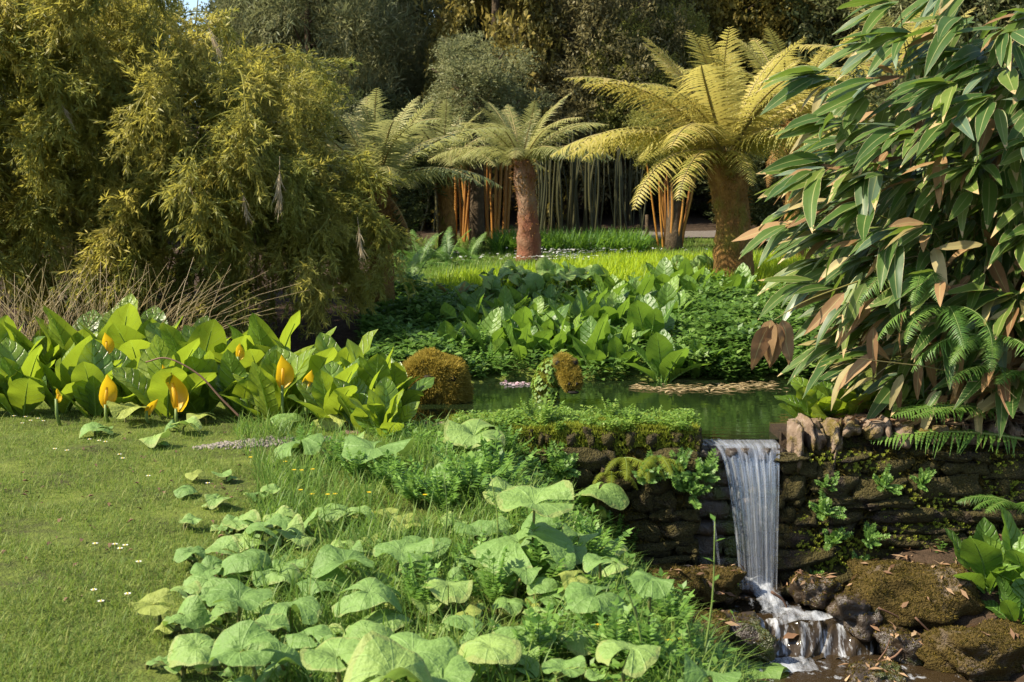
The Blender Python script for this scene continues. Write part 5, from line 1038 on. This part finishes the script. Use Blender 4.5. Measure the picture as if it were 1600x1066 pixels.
for dx, dz, s in ((-0.03, 0.29, 0.11), (0.19, 0.30, 0.06)):
    obj('eye_hole', rock(7, 4, 0.2, 0.1).tf(S3(s, 0.07, s)), M['black'], hs, (dx, -0.235 + abs(dx) * 0.25, dz))
p = at(868, 628, 12.05); p[2] = WATER_Z - 0.05
ns_ = thing('moss_sculpture', 'moss-covered animal head on a leafy neck, looking right out of the pond', 'sculpture', p)
nk = blob([(-0.07, 0, -0.04, 0.11), (-0.095, 0, 0.12, 0.105), (-0.085, 0, 0.27, 0.10), (-0.03, -0.01, 0.38, 0.09), (0.03, -0.03, 0.42, 0.06)], 3)
hd = blob([(0.0, 0.02, 0.38, 0.06), (0.05, -0.02, 0.385, 0.115), (0.10, -0.06, 0.36, 0.11), (0.135, -0.11, 0.30, 0.09), (0.155, -0.14, 0.245, 0.088), (0.16, -0.16, 0.185, 0.06)], 4)
obj('neck', nk, M['moss_core'], ns_); ho = obj('head', hd, M['moss_core'], ns_)
obj('moss', moss_on(hd, 2200, np.random.default_rng(3), CT[1], (0.45, 0.9), -1), M['moss'], ho, stuff=True)
P, N = on_surface(nk, 420, np.random.default_rng(4), -1); obj('ivy_leaves', scatter(diamond(0.05, 0.045), frames(N + np.array([0, 0, -1.3]), N, np.random.default_rng(5).uniform(.6, 1.1, 420)), P + N * 0.012, np.random.default_rng(6).uniform(0, 1, 420)), M['wallherb'], ns_, stuff=True)
obj('neck_moss', moss_on(nk, 900, np.random.default_rng(8), CT[0], (0.4, 0.8), -1), M['moss_green'], ns_, stuff=True)
for dx, dy, dz in ((0.01, -0.10, 0.435), (0.165, -0.07, 0.43)):
    o = obj('brow', rock(8, 4, 0.1, 0.1).tf(S3(0.09, 0.08, 0.085)), M['moss_core'], ns_, (dx, dy + 0.012, dz)); obj('eye', rock(9, 4, 0.05, 0.03).tf(S3(0.05, 0.04, 0.05)), M['black'], o, (0.008, -0.035, -0.006))
for dx in (0.12, 0.19): obj('nostril', rock(9, 3, 0.1, 0.03).tf(S3(0.022, 0.02, 0.026)), M['black'], ns_, (dx, -0.235, 0.25))
obj('mouth', rock(5, 4, 0.2, 0.1).tf(S3(0.10, 0.05, 0.028)), M['black'], ns_, (0.16, -0.205, 0.165))

# ------------------------------------------------------------------ small debris
r = np.random.default_rng(55)
n = 240; x_ = r.uniform(1.25, 2.75, n) ** 1.0; y_ = 12.98 + r.normal(size=n) * 0.16 + 0.1 * np.sin(x_ * 3); P = np.stack([x_, y_, WATER_Z + 0.008 + r.uniform(0, .01, n)], -1)
tag(obj('floating_debris', scatter(diamond(0.12, 0.03), frames(np.stack([r.normal(size=n) * 2, r.normal(size=n), 0.03 * r.normal(size=n)], -1), np.array([0, 0, 1.0]) + .04 * r.normal(size=(n, 3)), r.uniform(.4, 1.3, n)), P, r.uniform(.7, 1, n)), M['rush'], stuff=True), 'line of pale dead leaves floating on the far side of the pond', 'leaf litter')
n = 40; P = np.stack([r.normal(0.05, 0.09, n), r.normal(13.25, 0.06, n), np.full(n, WATER_Z + 0.01)], -1)
tag(obj('floating_petals', scatter(diamond(0.05, 0.04), frames(np.stack([r.normal(size=n), r.normal(size=n), .1 * r.normal(size=n)], -1), np.array([0, 0, 1.0]) + .2 * r.normal(size=(n, 3))), P, r.uniform(0, 1, n)), M['pink'], stuff=True), 'patch of fallen pink petals at the far water edge', 'petals')
n = 2600; x_ = r.uniform(2.6, 5.5, n); y_ = r.uniform(9.9, 10.9, n); P = np.stack([x_, y_, np.maximum(h(x_, y_), 0.02) + r.uniform(0.01, 0.07, n) * np.clip((x_ - 2.6) / 1.2, 0.2, 1)], -1)
tag(obj('leaf_litter', scatter(diamond(0.20, 0.035), frames(r.normal(size=(n, 3)) * (1, 1, 0.25), np.array([0, 0, 1.0]) + .5 * r.normal(size=(n, 3)), r.uniform(.3, 1.2, n)), P, r.uniform(0, 1, n)), M['litter'], stuff=True), 'brown fallen bamboo leaves heaped on top of the right-hand wall', 'leaf litter')
n = 1500; x_ = r.uniform(2.5, 6.8, n); y_ = r.uniform(7.2, 9.8, n); ok = (y_ > 8.9) | (x_ > 3.6); x_, y_ = x_[ok], y_[ok]; n = len(x_); P = drop(x_, y_, 0.02)
tag(obj('bank_litter', scatter(diamond(0.16, 0.03), frames(r.normal(size=(n, 3)) * (1, 1, 0.3), np.array([0, 0, 1.0]) + .4 * r.normal(size=(n, 3)), r.uniform(.3, 1.1, n)), P, r.uniform(0, 1, n)), M['litter'], stuff=True), 'dead leaves on the stony bank below the right-hand wall', 'leaf litter')
n = 9000; x_ = r.uniform(-0.2, 4.4, n); z_ = r.uniform(-1.25, -0.12, n); ok = (x_ < 1.36) | (x_ > 2.16); x_, z_ = x_[ok], z_[ok]; n = len(x_); tf_ = tuft_tpl(6, 0.04, 1.2, 0.006, np.random.default_rng(2)); P = np.stack([x_, np.full(n, WY - 0.07) + 0.03 * r.uniform(0, 1, n), z_], -1)
tag(obj('wall_brown_moss', scatter(tf_, np.tile(rotx(1.5), (n, 1, 1)) * r.uniform(0.4, 1.3, n)[:, None, None], P, r.uniform(0, 1, n)), M['moss_brown'], stuff=True), 'dark brown moss growing over both wall faces', 'moss')
n = 4200; x_ = r.uniform(2.2, 4.4, n); z_ = r.uniform(-1.2, -0.15, n); ok = (np.sin(x_ * 4 + 1) * np.sin(z_ * 7 + x_ * 2) > r.uniform(-0.3, 0.9, n)); x_, z_ = x_[ok], z_[ok]
P = np.stack([x_, np.full(len(x_), WY - 0.09), z_], -1)
tag(obj('wall_face_moss', scatter(SPG[1], np.tile(rotx(1.2), (len(x_), 1, 1)) * r.uniform(0.10, 0.30, len(x_))[:, None, None], P, r.uniform(0, 1, len(x_))), M['moss_green'], stuff=True), 'patches of moss and tiny leaves on the right-hand wall face', 'moss')
TWG = [([(1205, 925), (1225, 940), (1235, 970)], 9.3, .012, 'dark forked twig standing in the foam under the waterfall'), ([(1330, 1042), (1390, 1030), (1412, 1012)], 8.8, .014, 'reddish stick lying across the lower stream'), ([(1430, 965), (1455, 990), (1470, 1008)], 8.85, .008, 'thin reddish twig beside the pale rock'), ([(1250, 890), (1262, 915), (1270, 925)], 9.45, .009, 'dead stalk leaning at the waterfall foot'), ([(1372, 950), (1400, 962), (1405, 968)], 8.95, .008, 'short twig against the mossy boulder'), ([(1370, 1035), (1385, 1015), (1390, 1000)], 8.8, .007, 'upright twig crossing the reddish stick')]
for pts, d, rad, lab in TWG: tag(obj('twig', tube(spline([at(a, b, d) for a, b in pts], 9), np.linspace(rad, rad * .5, 9), 5), M['twig']), lab, 'twig', 'twigs in the stream')
def tiny(px, py, d, sz, m, lab):
    p = at(px, py, d); o = obj('fallen_leaf', skunk_leaf(3, 3, 6, 0.4).tf(np.eye(3) * sz), M[m], None, p, rotz(2.0) @ rotx(-0.1)); tag(o, lab, 'leaf')
tiny(1258, 986, 9.1, 0.2, 'litter', 'pale fallen leaf caught at the edge of the cascade')
